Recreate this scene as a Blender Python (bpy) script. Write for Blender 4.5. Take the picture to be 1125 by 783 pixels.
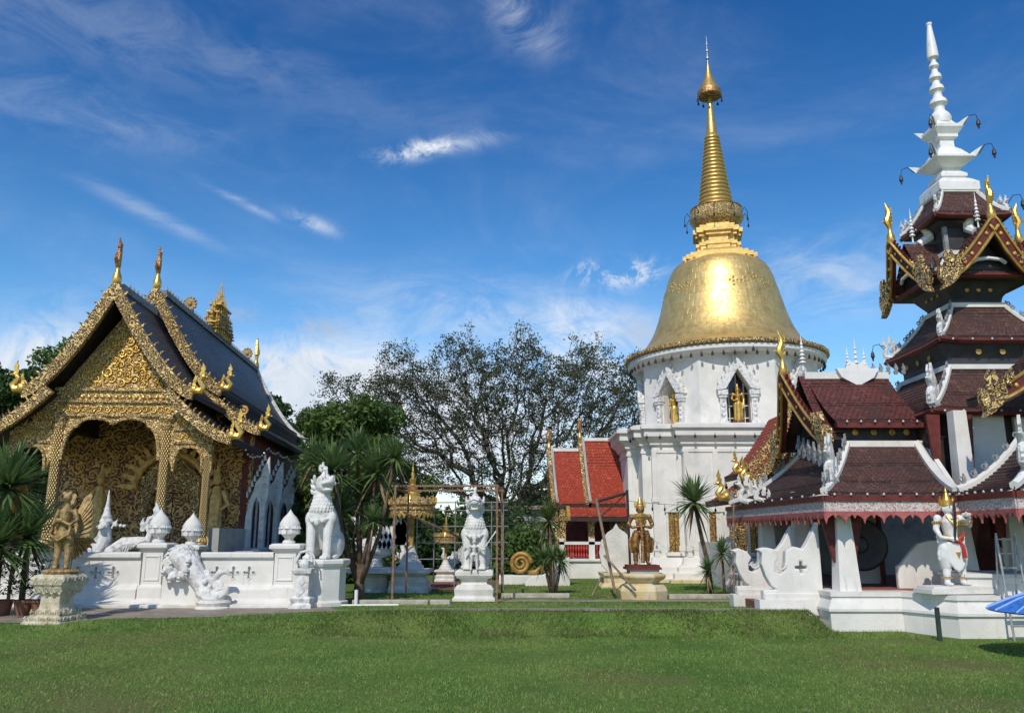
import bpy, bmesh, math, random
import numpy as np
from math import sin, cos, tan, atan, atan2, pi, radians as R, sqrt, hypot
from mathutils import Vector, Matrix, noise
random.seed(7); rng = np.random.default_rng(7)
V = Vector
for o in list(bpy.data.objects): bpy.data.objects.remove(o)
S = bpy.context.scene; COL = S.collection
# ------------------------------------------------------------------ camera, sky, sun
PITCH = 12.16; EYE = 2.0; CP, SP = cos(R(PITCH)), sin(R(PITCH))
cam = bpy.data.objects.new('camera', bpy.data.cameras.new('camera')); COL.objects.link(cam)
cam.location = (0, 0, EYE); cam.rotation_euler = (R(90+PITCH), 0, 0)
cam.data.sensor_width = 36; cam.data.lens = 28.8; cam.data.clip_end = 3000; cam.data.clip_start = .1
S.camera = cam
SUN_EL, SUN_AZ = 44.0, 14.0            # azimuth: degrees to the left of straight behind the camera
sd = V((-sin(R(SUN_AZ))*cos(R(SUN_EL)), -cos(R(SUN_AZ))*cos(R(SUN_EL)), sin(R(SUN_EL))))
sl = bpy.data.lights.new('sun', 'SUN'); sl.energy = 2.75; sl.angle = R(.5); sl.color = (1, .92, .80)
so = bpy.data.objects.new('sun', sl); COL.objects.link(so); so.rotation_euler = sd.to_track_quat('Z', 'Y').to_euler()
S.view_settings.view_transform = 'Standard'; S.view_settings.look = 'None'
S.view_settings.exposure = .22; S.view_settings.gamma = 1.0
S.render.engine = 'CYCLES'; S.render.resolution_x = 1024; S.render.resolution_y = 712

def raydir(px, py):
    x, y = (px-562.5)/900, (391.5-py)/900
    return V((x, CP - y*SP, SP + y*CP)).normalized()
def W(px, py, D):                      # world point seen at a photo pixel, at forward distance D
    d = raydir(px, py); k = D/d.y
    return V((d.x*k, D, EYE + d.z*k))
def X(px, D, z=2.0): return (px-562.5)/900*(D*CP + (z-EYE)*SP)
def Z(py, D): return EYE + D*tan(atan((391.5-py)/900) + R(PITCH))

class NT:
    def __init__(s, tree): s.t = tree; s.n = tree.nodes; s.l = tree.links
    def node(s, kind, **kw):
        n = s.n.new(kind)
        for k, v in kw.items():
            if k.startswith('i_'): n.inputs[k[2:].replace('_', ' ')].default_value = v
            else: setattr(n, k, v)
        return n
    def link(s, a, b): s.l.new(a, b)
    def math(s, op, a, b=None, c=None, clamp=False):
        n = s.n.new('ShaderNodeMath'); n.operation = op; n.use_clamp = clamp
        for i, v in enumerate((a, b, c)):
            if v is None: continue
            if isinstance(v, (int, float)): n.inputs[i].default_value = v
            else: s.l.new(v, n.inputs[i])
        return n.outputs[0]
    def mix(s, f, a, b, mode='MIX'):
        n = s.n.new('ShaderNodeMix'); n.data_type = 'RGBA'; n.blend_type = mode
        for i, v in ((0, f), (6, a), (7, b)):
            if isinstance(v, (int, float)): n.inputs[i].default_value = v
            elif isinstance(v, tuple): n.inputs[i].default_value = (*v, 1) if len(v) == 3 else v
            else: s.l.new(v, n.inputs[i])
        return n.outputs[2]
    def ramp(s, f, a, b, lo=0., hi=1.):
        n = s.n.new('ShaderNodeMapRange'); n.clamp = True; n.interpolation_type = 'SMOOTHSTEP'
        s.l.new(f, n.inputs[0])
        for i, v in zip((1, 2, 3, 4), (a, b, lo, hi)): n.inputs[i].default_value = v
        return n.outputs[0]
    def noise(s, vec, scale, detail=4, rough=.55, dist=0.):
        n = s.n.new('ShaderNodeTexNoise'); n.inputs['Scale'].default_value = scale; n.inputs['Detail'].default_value = detail
        n.inputs['Roughness'].default_value = rough; n.inputs['Distortion'].default_value = dist
        if vec is not None: s.l.new(vec, n.inputs['Vector'])
        return n.outputs[0]

world = bpy.data.worlds.new('World'); S.world = world; world.use_nodes = True
w = NT(world.node_tree); w.n.clear()
out = w.node('ShaderNodeOutputWorld'); bg = w.node('ShaderNodeBackground')
sky = w.node('ShaderNodeTexSky', sky_type='NISHITA', sun_disc=False, sun_elevation=R(SUN_EL), sun_rotation=R(180+SUN_AZ), altitude=300, air_density=1.0, dust_density=.35, ozone_density=2.5)
tc = w.node('ShaderNodeTexCoord'); P = tc.outputs['Generated']
hs = w.node('ShaderNodeHueSaturation'); hs.inputs['Saturation'].default_value = 1.30; hs.inputs['Hue'].default_value = .497; hs.inputs['Value'].default_value = .96
w.link(sky.outputs[0], hs.inputs['Color'])
sep = w.node('ShaderNodeSeparateXYZ'); w.link(P, sep.inputs[0])
# deepening of the blue with height, as in the clear tropical sky of the photograph
elev = w.ramp(sep.outputs[2], .12, .60)
deep = w.mix(elev, (1.0, 1.0, 1.0), (.38, .57, .76))
skyc = w.mix(1.0, hs.outputs[0], deep, 'MULTIPLY')
def dotn(v):
    n = w.n.new('ShaderNodeVectorMath'); n.operation = 'DOT_PRODUCT'; w.link(P, n.inputs[0]); n.inputs[1].default_value = v
    return n.outputs['Value']
mp = w.node('ShaderNodeMapping'); w.link(P, mp.inputs[0]); mp.inputs['Scale'].default_value = (1, 1, 2.6); mp.inputs['Rotation'].default_value = (0, R(14), 0)
n1 = w.noise(mp.outputs[0], 2.6, 8, .62, .6); n2 = w.noise(mp.outputs[0], 9, 8, .65, .8); n3 = w.noise(P, 16, 8, .7, 1.0)
veil = w.math('MULTIPLY', w.ramp(n1, .44, .78), w.ramp(n2, .25, .7, .35, 1.))
veil = w.math('MULTIPLY', veil, .13)
def wisp(px, py, ax, ay, wl, ww, amp, nz, lo, hi):   # a cloud in one direction of the sky, long axis through (px,py)-(ax,ay)
    c = raydir(px, py); e = (raydir(ax, ay)-c); e = (e - c*e.dot(c)).normalized(); f = c.cross(e)
    a = w.math('DIVIDE', w.math('SUBTRACT', dotn(e), 0.0), wl/900.); b = w.math('DIVIDE', dotn(f), ww/900.)
    b = w.math('ADD', b, w.math('MULTIPLY', w.math('SUBTRACT', n2, .5), 1.6))
    r2 = w.math('ADD', w.math('MULTIPLY', a, a), w.math('MULTIPLY', b, b))
    g = w.math('POWER', 2.718, w.math('MULTIPLY', r2, -1.0))
    front = w.ramp(dotn(c), .5, .8)
    return w.math('MULTIPLY', w.math('MULTIPLY', w.math('MULTIPLY', g, amp), w.ramp(nz, lo, hi)), front)
total = veil
for a in [(470, 164, 530, 154, 50, 8, 1.1, n3, .40, .66), (170, 238, 220, 262, 58, 7, .36, n2, .3, .65), (265, 222, 300, 240, 40, 4, .32, n2, .3, .65),
          (570, 20, 590, 40, 38, 22, .8, n2, .38, .7), (690, 302, 720, 298, 34, 12, 1.1, n3, .42, .6), (640, 300, 650, 297, 16, 9, 1.0, n3, .4, .6),
          (560, 345, 700, 352, 190, 26, .42, n2, .3, .65), (120, 40, 420, 120, 230, 38, .16, n2, .3, .7), (345, 245, 370, 255, 26, 7, .5, n3, .35, .6),
          (90, 130, 250, 170, 150, 26, .18, n2, .3, .7), (330, 420, 430, 410, 110, 38, 1.2, n3, .25, .5), (10, 425, 60, 400, 90, 42, 1.2, n3, .25, .5),
          (650, 390, 700, 400, 90, 36, .7, n3, .3, .6), (480, 470, 560, 475, 190, 60, 1.0, n3, .25, .5), (900, 300, 960, 290, 90, 30, .35, n2, .35, .7),
          (930, 330, 980, 330, 60, 24, .35, n2, .35, .7)]:
    total = w.math('ADD', total, wisp(*a))
hor = w.ramp(sep.outputs[2], .0, .26, .30, 0.)
total = w.math('MINIMUM', w.math('ADD', total, hor), .97)
cloudc = w.mix(w.ramp(n3, .3, .72), (3.7, 4.2, 4.8), (5.2, 5.4, 5.7))
final = w.mix(total, skyc, cloudc)
# two small grey cloud scraps lower down
for a in [(352, 361, 380, 366, 26, 10, .8, n3, .35, .6), (262, 345, 280, 345, 22, 9, .5, n3, .35, .6), (700, 372, 716, 380, 26, 22, .5, n3, .3, .6)]:
    final = w.mix(w.math('MINIMUM', wisp(*a), .8), final, (2.5, 3.0, 3.8))
w.link(final, bg.inputs[0]); bg.inputs[1].default_value = .15
w.link(bg.outputs[0], out.inputs[0])

# ------------------------------------------------------------------ mesh builder
def smoothstep(a, b, x):
    t = min(1, max(0, (x-a)/(b-a))); return t*t*(3-2*t)
class MB:
    def __init__(s): s.v = []; s.f = []; s.uv = {}; s.M = None
    def add(s, vs, fs, uvs=None):
        o = len(s.v)
        if s.M is not None: vs = [s.M @ V(p) for p in vs]
        s.v += [tuple(p) for p in vs]
        for i, f in enumerate(fs):
            if uvs is not None: s.uv[len(s.f)] = [uvs[k] for k in f]
            s.f.append([k+o for k in f])
        return s
    def box(s, x0, x1, y0, y1, z0, z1):
        return s.add([(x0,y0,z0),(x1,y0,z0),(x1,y1,z0),(x0,y1,z0),(x0,y0,z1),(x1,y0,z1),(x1,y1,z1),(x0,y1,z1)],
                     [(3,2,1,0),(4,5,6,7),(0,1,5,4),(1,2,6,5),(2,3,7,6),(3,0,4,7)])
    def cbox(s, c, d, rz=0, ry=0, rx=0):
        m = Matrix.Translation(c) @ Matrix.Rotation(rz, 4, 'Z') @ Matrix.Rotation(ry, 4, 'Y') @ Matrix.Rotation(rx, 4, 'X')
        x, y, z = d[0]/2, d[1]/2, d[2]/2
        vs = [m @ V(p) for p in [(-x,-y,-z),(x,-y,-z),(x,y,-z),(-x,y,-z),(-x,-y,z),(x,-y,z),(x,y,z),(-x,y,z)]]
        return s.add(vs, [(3,2,1,0),(4,5,6,7),(0,1,5,4),(1,2,6,5),(2,3,7,6),(3,0,4,7)])
    def loft(s, rings, cap=True, closed=False):
        n = len(rings[0]); vs = [p for r in rings for p in r]; fs = []
        for i in range(len(rings)-1):
            for j in range(n):
                k = (j+1) % n
                fs.append((i*n+j, i*n+k, (i+1)*n+k, (i+1)*n+j))
        if cap and not closed: fs.append(tuple(range(n-1, -1, -1))); fs.append(tuple((len(rings)-1)*n+j for j in range(n)))
        return s.add(vs, fs)
    def lathe(s, prof, n=16, c=(0,0,0), a0=0., sx=1, sy=1):
        rings = [[(c[0]+r*sx*cos(a0+2*pi*j/n), c[1]+r*sy*sin(a0+2*pi*j/n), c[2]+z) for j in range(n)] for r, z in prof]
        return s.loft(rings)
    def sq(s, prof, c=(0,0,0), rz=0):          # square plan, prof of half sides
        return s.lathe([(r*sqrt(2), z) for r, z in prof], 4, c, pi/4+rz)
    def plan(s, pts, prof, c=(0,0,0), off=True):
        rings = []
        for d, z in prof:
            q = offset_poly(pts, d) if off else [(x*d, y*d) for x, y in pts]
            rings.append([(c[0]+x, c[1]+y, c[2]+z) for x, y in q])
        return s.loft(rings)
    def tube(s, pts, rad, n=8, flat=1.0):
        pts = [V(p) for p in pts]
        if isinstance(rad, (int, float)): rad = [rad]*len(pts)
        rings = []; up = None
        for i, p in enumerate(pts):
            t = (pts[min(i+1, len(pts)-1)]-pts[max(i-1, 0)])
            if t.length < 1e-6: t = V((0,0,1))
            t.normalize()
            if up is None: up = V((0,0,1)) if abs(t.z) < .9 else V((0,1,0))
            u = (up - t*up.dot(t)); u = u.normalized() if u.length > 1e-4 else t.orthogonal().normalized()
            up = u; v = t.cross(u)
            rings.append([p+u*(rad[i]*cos(2*pi*j/n))+v*(rad[i]*flat*sin(2*pi*j/n)) for j in range(n)])
        return s.loft(rings)
    def prism(s, pts, o, u, v, t):             # 2D outline, centred thickness t along u x v
        o, u, v = V(o), V(u), V(v); nn = u.cross(v).normalized()*(t/2)
        a = [o+u*p[0]+v*p[1]+nn for p in pts]; b = [o+u*p[0]+v*p[1]-nn for p in pts]; n = len(pts)
        fs = [tuple(range(n)), tuple(range(2*n-1, n-1, -1))] + [(i, i+n, (i+1) % n+n, (i+1) % n) for i in range(n)]
        ar = sum(pts[i][0]*pts[(i+1)%n][1]-pts[(i+1)%n][0]*pts[i][1] for i in range(n))
        if ar < 0: fs = [tuple(reversed(f)) for f in fs]
        return s.add(a+b, fs)
    def ell(s, c, r, n=12, m=8, rot=None):
        if isinstance(r, (int, float)): r = (r, r, r)
        rings = []
        for i in range(1, m):
            a = pi*i/m; rings.append([(r[0]*sin(a)*cos(2*pi*j/n), r[1]*sin(a)*sin(2*pi*j/n), -r[2]*cos(a)) for j in range(n)])
        rings = [[(x*.02, y*.02, -r[2]) for x, y, z in rings[0]]] + rings + [[(x*.02, y*.02, r[2]) for x, y, z in rings[0]]]
        m4 = Matrix.Translation(c) @ (rot.to_4x4() if rot is not None else Matrix.Identity(4))
        return s.loft([[m4 @ V(p) for p in rg] for rg in rings])
    def grid(s, f, nu, nv, uvs=(1, 1), flip=False):
        vs = []; uv = []
        for j in range(nv+1):
            for i in range(nu+1):
                vs.append(f(i/nu, j/nv)); uv.append((i/nu*uvs[0], j/nv*uvs[1]))
        fs = [(j*(nu+1)+i, j*(nu+1)+i+1, (j+1)*(nu+1)+i+1, (j+1)*(nu+1)+i) for j in range(nv) for i in range(nu)]
        if flip: fs = [tuple(reversed(q)) for q in fs]
        return s.add(vs, fs, uv)
    def tiles(s, f, nu, rows, lift=.035, uvs=(1, 1)):   # f(u, v), v=0 at the eave; each course overlaps the one below
        for r in range(rows):
            v0, v1 = r/rows, (r+1)/rows
            vs = []; uv = []
            for i in range(nu+1):
                u = i/nu; a = V(f(u, v0)); b = V(f(u, v1)); up = V((0, 0, lift))
                vs += [a-up*.3, a+up, b+up*.05]; uv += [(u*uvs[0], v0*uvs[1]-.02), (u*uvs[0], v0*uvs[1]), (u*uvs[0], v1*uvs[1])]
            fs = []
            for i in range(nu):
                k = 3*i; fs += [(k, k+3, k+4, k+1), (k+1, k+4, k+5, k+2)]
            s.add(vs, fs, uv)
        return s
    def build(s, name, mat, parent=None, smooth=False, loc=None, bevel=0, remesh=0):
        me = bpy.data.meshes.new(name); me.from_pydata(s.v, [], s.f)
        if s.uv:
            l = me.uv_layers.new(name='UVMap')
            for p in me.polygons:
                u = s.uv.get(p.index)
                if u:
                    for k, li in enumerate(p.loop_indices): l.data[li].uv = u[k]
        me.materials.append(mat)
        if smooth: me.polygons.foreach_set('use_smooth', [True]*len(me.polygons))
        me.update()
        o = bpy.data.objects.new(name, me); COL.objects.link(o)
        if parent: o.parent = parent
        if loc is not None: o.location = loc
        if bevel:
            b = o.modifiers.new('bevel', 'BEVEL'); b.width = bevel; b.segments = 2; b.limit_method = 'ANGLE'; b.angle_limit = R(40)
        if remesh:
            b = o.modifiers.new('fuse', 'REMESH'); b.mode = 'VOXEL'; b.voxel_size = remesh; b.use_smooth_shade = True
            q = o.modifiers.new('soft', 'SMOOTH'); q.factor = .5; q.iterations = 2
        if smooth == 'auto':
            me.shade_smooth() if hasattr(me, 'shade_smooth') else None
            try: me.set_sharp_from_angle(angle=R(35))
            except Exception: pass
        return o
def offset_poly(pts, d):
    if abs(d) < 1e-9: return list(pts)
    n = len(pts); out = []
    ar = sum(pts[i][0]*pts[(i+1)%n][1]-pts[(i+1)%n][0]*pts[i][1] for i in range(n)); sg = 1 if ar > 0 else -1
    for i in range(n):
        a, b, c = V(pts[i-1]).to_2d(), V(pts[i]).to_2d(), V(pts[(i+1) % n]).to_2d()
        e1 = (b-a).normalized(); e2 = (c-b).normalized()
        n1 = V((e1.y, -e1.x))*sg; n2 = V((e2.y, -e2.x))*sg; k = 1+n1.dot(n2)
        m = (n1+n2)/max(k, .3); out.append((b.x+m.x*d, b.y+m.y*d))
    return out
def tag(o, label=None, cat=None, group=None, kind=None):
    if label: o['label'] = label
    if cat: o['category'] = cat
    if group: o['group'] = group
    if kind: o['kind'] = kind
    return o
def thing(name, label, cat, loc=(0,0,0), rz=0., group=None):
    o = bpy.data.objects.new(name, None); COL.objects.link(o); o.location = loc; o.rotation_euler = (0, 0, rz); o.empty_display_size = .3
    return tag(o, label, cat, group)
def copy_tree(o, loc=None, rz=None, label=None, scale=None):
    kids = {}
    for ob in bpy.data.objects:
        if ob.parent: kids.setdefault(ob.parent.name, []).append(ob)
    def rec(a, par):
        c = a.copy(); COL.objects.link(c); c.parent = par
        for ch in kids.get(a.name, []): rec(ch, c)
        return c
    c = rec(o, o.parent)
    if loc is not None: c.location = loc
    if rz is not None: c.rotation_euler = (0, 0, rz)
    if label: c['label'] = label
    if scale: c.scale = (scale,)*3
    return c
def bool_cut(o, cut):
    me = bpy.data.meshes.new('cut'); me.from_pydata(cut.v, [], cut.f); me.update()
    bm = bmesh.new(); bm.from_mesh(me); bmesh.ops.recalc_face_normals(bm, faces=bm.faces); bm.to_mesh(me); bm.free()
    bm = bmesh.new(); bm.from_mesh(o.data); bmesh.ops.recalc_face_normals(bm, faces=bm.faces); bm.to_mesh(o.data); bm.free()
    c = bpy.data.objects.new('cut', me); COL.objects.link(c); par = o.parent; o.parent = None; mods = [m_ for m_ in o.modifiers]
    for m_ in mods: m_.show_viewport = False
    m = o.modifiers.new('b', 'BOOLEAN'); m.operation = 'DIFFERENCE'; m.object = c; m.solver = 'EXACT'
    bpy.context.view_layer.update()
    dg = bpy.context.evaluated_depsgraph_get(); mp_, pa = c.matrix_world, o.matrix_world
    nm = bpy.data.meshes.new_from_object(o.evaluated_get(dg)); mats = list(o.data.materials)
    o.modifiers.remove(m); o.data = nm; bpy.data.objects.remove(c); o.parent = par
    for m_ in mods: m_.show_viewport = True
    if not nm.materials:
        for k in mats: nm.materials.append(k)
    return o

# ------------------------------------------------------------------ materials
MATS = {}
def pm(name, c1, c2=None, scale=3., rough=.7, metal=0., bump=.0, bscale=30., c3=None, s3=1.2, k3=(.55, .75), coord='Object', detail=5, spec=.4, streak=None):
    m = bpy.data.materials.new(name); m.use_nodes = True; t = NT(m.node_tree); b = m.node_tree.nodes['Principled BSDF']
    co = t.node('ShaderNodeTexCoord').outputs[coord]; c2 = c2 or tuple(k*.8 for k in c1)
    oi = t.node('ShaderNodeObjectInfo')
    f = t.ramp(t.noise(co, scale, detail), .35, .65); c = t.mix(f, c1, c2)
    if c3: c = t.mix(t.ramp(t.noise(co, s3, 6, .65), *k3), c, c3)
    if streak:
        mp = t.node('ShaderNodeMapping'); t.link(co, mp.inputs[0]); mp.inputs['Scale'].default_value = (5, 5, .5)
        sk = t.ramp(t.noise(mp.outputs[0], 1.6, 6, .7), .56, .8); c = t.mix(t.math('MULTIPLY', sk, streak[3]), c, streak[:3])
    t.link(c, b.inputs['Base Color']); b.inputs['Roughness'].default_value = rough; b.inputs['Metallic'].default_value = metal
    b.inputs['Specular IOR Level'].default_value = spec
    if bump:
        bn = t.node('ShaderNodeBump'); bn.inputs['Strength'].default_value = bump; bn.inputs['Distance'].default_value = .03
        t.link(t.noise(co, bscale, 5, .6), bn.inputs['Height']); t.link(bn.outputs[0], b.inputs['Normal'])
    MATS[name] = m; return m
stucco = pm('stucco_white', (.77,.745,.695), (.67,.65,.60), 1.5, .85, 0, .25, 18, c3=(.50,.49,.45), s3=1.1, k3=(.56,.82), streak=(.30,.28,.23,.60))
stucco2 = pm('stucco_worn', (.74,.72,.67), (.60,.57,.50), 2.5, .9, 0, .5, 14, c3=(.40,.36,.28), s3=2.0, k3=(.55,.8), streak=(.25,.22,.17,.5))
stuccog = pm('stucco_grey', (.42,.42,.40), (.34,.34,.33), 2., .9, 0, .4, 14, c3=(.22,.22,.21), s3=2.0, streak=(.15,.15,.14,.5))
creamst = pm('cream_stone', (.66,.60,.46), (.50,.43,.28), 5., .85, 0, .9, 22, c3=(.30,.24,.14), s3=6., k3=(.5,.72))
ochre = pm('ochre_stone', (.62,.48,.22), (.68,.60,.42), 2.5, .8, 0, .6, 14, c3=(.35,.26,.12), s3=3.)
gold = pm('gold_leaf', (.86,.56,.16), (.66,.40,.09), 6., .34, .75, .25, 24, c3=(.40,.22,.05), s3=5, k3=(.55,.8))
goldp = pm('gold_paint', (.72,.46,.12), (.52,.32,.08), 9., .45, .45, .5, 30, c3=(.22,.12,.04), s3=9, k3=(.52,.75))
goldk = pm('weathered_gold', (.46,.32,.13), (.30,.20,.085), 9., .5, .35, .8, 26, c3=(.14,.10,.05), s3=9, k3=(.5,.75))
goldlit = pm('inner_gold_brightened', (.86,.56,.20), (.62,.36,.11), 6., .5, .12, .7, 26, c3=(.35,.18,.06), s3=6)  # raised gold tone stands in for light where sun misses the porch
golddull = pm('dull_gold', (.50,.31,.08), (.34,.20,.05), 6., .5, .4, .6, 26, c3=(.20,.11,.04), s3=6)
bronze = pm('bronze_paint', (.55,.34,.12), (.30,.12,.06), 10., .38, .6, .5, 40, c3=(.10,.03,.03), s3=12, k3=(.5,.7))
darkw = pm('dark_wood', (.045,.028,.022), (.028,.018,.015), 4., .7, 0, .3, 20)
maroon = pm('maroon_wood', (.16,.030,.022), (.10,.018,.015), 4., .6, 0, .3, 20, c3=(.05,.015,.012), s3=3)
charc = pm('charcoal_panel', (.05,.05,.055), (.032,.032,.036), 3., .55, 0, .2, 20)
redm = pm('red_paint', (.55,.05,.035), (.40,.035,.03), 5., .55)
redf = pm('red_fringe', (.46,.13,.12), (.34,.09,.08), 6., .7, 0, .4, 30)
lacep = pm('lace_relief', (.74,.69,.65), (.52,.42,.39), 22., .8, 0, .8, 34, c3=(.30,.14,.12), s3=26, k3=(.5,.62))
rust = pm('rusty_steel', (.22,.10,.055), (.30,.19,.13), 14., .75, .2, .4, 40)
greym = pm('grey_steel', (.42,.42,.42), (.30,.30,.30), 8., .45, .6)
woodp = pm('raw_wood', (.28,.20,.13), (.17,.12,.08), 9., .85, 0, .5, 30)
glassd = pm('dark_glass', (.012,.013,.016), (.02,.02,.025), 3., .15)
concrete = pm('concrete', (.33,.28,.22), (.24,.20,.15), 2.5, .9, 0, .5, 24, c3=(.19,.17,.14), s3=1.3)
redpav = pm('red_paving', (.30,.10,.07), (.22,.08,.06), 3., .85, 0, .4, 20)
bulbm = pm('bulb_glass', (.75,.75,.72), (.6,.6,.6), 3., .2)
blackm = pm('black_iron', (.02,.02,.022), (.03,.03,.03), 6., .5)
terrac = pm('terracotta', (.25,.11,.07), (.17,.08,.05), 6., .85, 0, .3, 20)
bluec = pm('blue_cloth', (.03,.14,.50), (.05,.22,.62), 9., .8)
orangec = pm('orange_cloth', (.62,.27,.04), (.5,.2,.03), 6., .85)
greenp = pm('green_paint', (.03,.06,.045), (.02,.04,.03), 6., .6)
bark = pm('grey_bark', (.13,.12,.105), (.075,.068,.06), 3., .95, 0, .9, 9)
barkb = pm('brown_bark', (.16,.115,.08), (.09,.06,.04), 5., .95, 0, .9, 14)
whitep = pm('white_paint', (.82,.81,.79), (.76,.75,.72), 3., .45, 0, .1, 20, c3=(.55,.54,.50), s3=3, streak=(.40,.39,.35,.4))
whitec = pm('white_carving', (.78,.77,.74), (.62,.61,.58), 7., .85, 0, .6, 26, c3=(.34,.33,.29), s3=7., k3=(.50,.72), streak=(.30,.29,.25,.55))
greyc = pm('grey_carving', (.34,.35,.35), (.22,.23,.24), 7., .85, 0, .8, 26, c3=(.12,.12,.12), s3=8., k3=(.52,.75))

whites = pm('white_statue', (.77,.76,.73), (.68,.67,.63), 5., .8, 0, .5, 30, c3=(.42,.40,.35), s3=5., k3=(.52,.76), streak=(.30,.28,.24,.5))
def carved(name, g1, g2, dark, scale, mt=.6, rough=.38, thr=(.42,.56), bump=.9):
    m = bpy.data.materials.new(name); m.use_nodes = True; t = NT(m.node_tree); b = m.node_tree.nodes['Principled BSDF']
    co = t.node('ShaderNodeTexCoord').outputs['Object']
    nz = t.node('ShaderNodeTexNoise'); nz.inputs['Scale'].default_value = scale*.55; nz.inputs['Detail'].default_value = 2; t.link(co, nz.inputs[0])
    ad = t.node('ShaderNodeVectorMath', operation='MULTIPLY_ADD'); t.link(nz.outputs[1], ad.inputs[0]); ad.inputs[1].default_value = (.9/scale*2,)*3; t.link(co, ad.inputs[2])
    vo = t.node('ShaderNodeTexVoronoi'); vo.inputs['Scale'].default_value = scale; t.link(ad.outputs[0], vo.inputs['Vector'])
    d = t.math('SINE', t.math('MULTIPLY', vo.outputs['Distance'], 15.)); h = t.math('MULTIPLY_ADD', d, .5, .5)
    h = t.math('ADD', t.math('MULTIPLY', h, .75), t.math('MULTIPLY', t.noise(co, scale*3, 3), .35))
    f = t.ramp(h, *thr)
    c = t.mix(t.ramp(t.noise(co, 2.2, 4), .3, .7), g1, g2); c = t.mix(f, dark, c)
    t.link(c, b.inputs['Base Color']); t.link(t.math('MULTIPLY', f, mt), b.inputs['Metallic']); b.inputs['Roughness'].default_value = rough
    bn = t.node('ShaderNodeBump'); bn.inputs['Strength'].default_value = bump; bn.inputs['Distance'].default_value = .25/scale; t.link(h, bn.inputs['Height']); t.link(bn.outputs[0], b.inputs['Normal'])
    MATS[name] = m; return m
goldc = carved('gold_carving', (.80,.57,.24), (.62,.42,.15), (.10,.05,.022), 8, mt=.45, rough=.45)
goldf = carved('gold_fine_carving', (.82,.60,.27), (.68,.48,.19), (.16,.08,.03), 9, mt=.4, rough=.45, thr=(.30,.5))
goldb = carved('gold_brown_carving', (.80,.48,.18), (.60,.33,.12), (.14,.065,.03), 4.5, mt=.1, rough=.5)
goldw = carved('gold_window_panel', (.80,.50,.12), (.62,.36,.08), (.09,.03,.015), 13)

def diaper(name):                               # gold lozenges on dark shaft
    m = bpy.data.materials.new(name); m.use_nodes = True; t = NT(m.node_tree); b = m.node_tree.nodes['Principled BSDF']
    uv = t.node('ShaderNodeTexCoord').outputs['UV']; sp = t.node('ShaderNodeSeparateXYZ'); t.link(uv, sp.inputs[0])
    a = t.math('ADD', sp.outputs[0], sp.outputs[1]); c = t.math('SUBTRACT', sp.outputs[0], sp.outputs[1])
    fa = t.math('ABSOLUTE', t.math('SINE', t.math('MULTIPLY', a, pi))); fc = t.math('ABSOLUTE', t.math('SINE', t.math('MULTIPLY', c, pi)))
    h = t.math('MULTIPLY', fa, fc); f = t.ramp(h, .22, .42)
    t.link(t.mix(f, (.06,.03,.012), (.80,.56,.22)), b.inputs['Base Color']); t.link(t.math('MULTIPLY', f, .55), b.inputs['Metallic']); b.inputs['Roughness'].default_value = .38
    bn = t.node('ShaderNodeBump'); bn.inputs['Strength'].default_value = .9; bn.inputs['Distance'].default_value = .03; t.link(h, bn.inputs['Height']); t.link(bn.outputs[0], b.inputs['Normal'])
    return m
shaftm = diaper('gold_lozenge_shaft')

def tilem(name, cols, rough=.55, tw=.16, th=.14, spec=.4, patches=None):
    m = bpy.data.materials.new(name); m.use_nodes = True; t = NT(m.node_tree); b = m.node_tree.nodes['Principled BSDF']
    tcn = t.node('ShaderNodeTexCoord'); uv = tcn.outputs['UV']
    br = t.node('ShaderNodeTexBrick'); t.link(uv, br.inputs[0]); br.inputs['Scale'].default_value = 1; br.inputs['Brick Width'].default_value = tw; br.inputs['Row Height'].default_value = th
    br.inputs['Mortar Size'].default_value = .012; br.inputs['Mortar Smooth'].default_value = .3; br.inputs['Bias'].default_value = 0
    br.inputs['Color1'].default_value = (*cols[0], 1); br.inputs['Color2'].default_value = (*cols[1], 1); br.inputs['Mortar'].default_value = (*[k*.35 for k in cols[1]], 1)
    wn = t.noise(tcn.outputs['Object'], 9, 3, .7)
    c = t.mix(t.ramp(wn, .5, .75), br.outputs[0], cols[2])
    big = t.noise(tcn.outputs['Object'], .9, 5, .65)
    c = t.mix(t.ramp(big, .48, .72), c, patches or tuple(k*.6 for k in cols[0]))
    t.link(c, b.inputs['Base Color']); b.inputs['Roughness'].default_value = rough; b.inputs['Specular IOR Level'].default_value = spec
    bn = t.node('ShaderNodeBump'); bn.inputs['Strength'].default_value = .6; bn.inputs['Distance'].default_value = .02; t.link(br.outputs['Fac'], bn.inputs['Height']); bn.invert = True; t.link(bn.outputs[0], b.inputs['Normal'])
    return m
tbrown = tilem('brown_roof_tile', ((.120,.052,.040), (.080,.038,.031), (.18,.105,.085)), .6, .13, .11, patches=(.05,.030,.027))
tredb = tilem('dark_red_roof_tile', ((.150,.038,.030), (.10,.029,.024), (.20,.09,.07)), .55, .13, .11, patches=(.07,.03,.025))
tred = tilem('orange_red_roof_tile', ((.42,.055,.022), (.33,.040,.018), (.55,.16,.07)), .6, .11, .14, patches=(.36,.045,.02))
tdark = tilem('dark_mosaic_roof_tile', ((.045,.040,.048), (.028,.024,.028), (.11,.10,.10)), .42, .14, .12, .55, patches=(.035,.045,.085))
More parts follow.
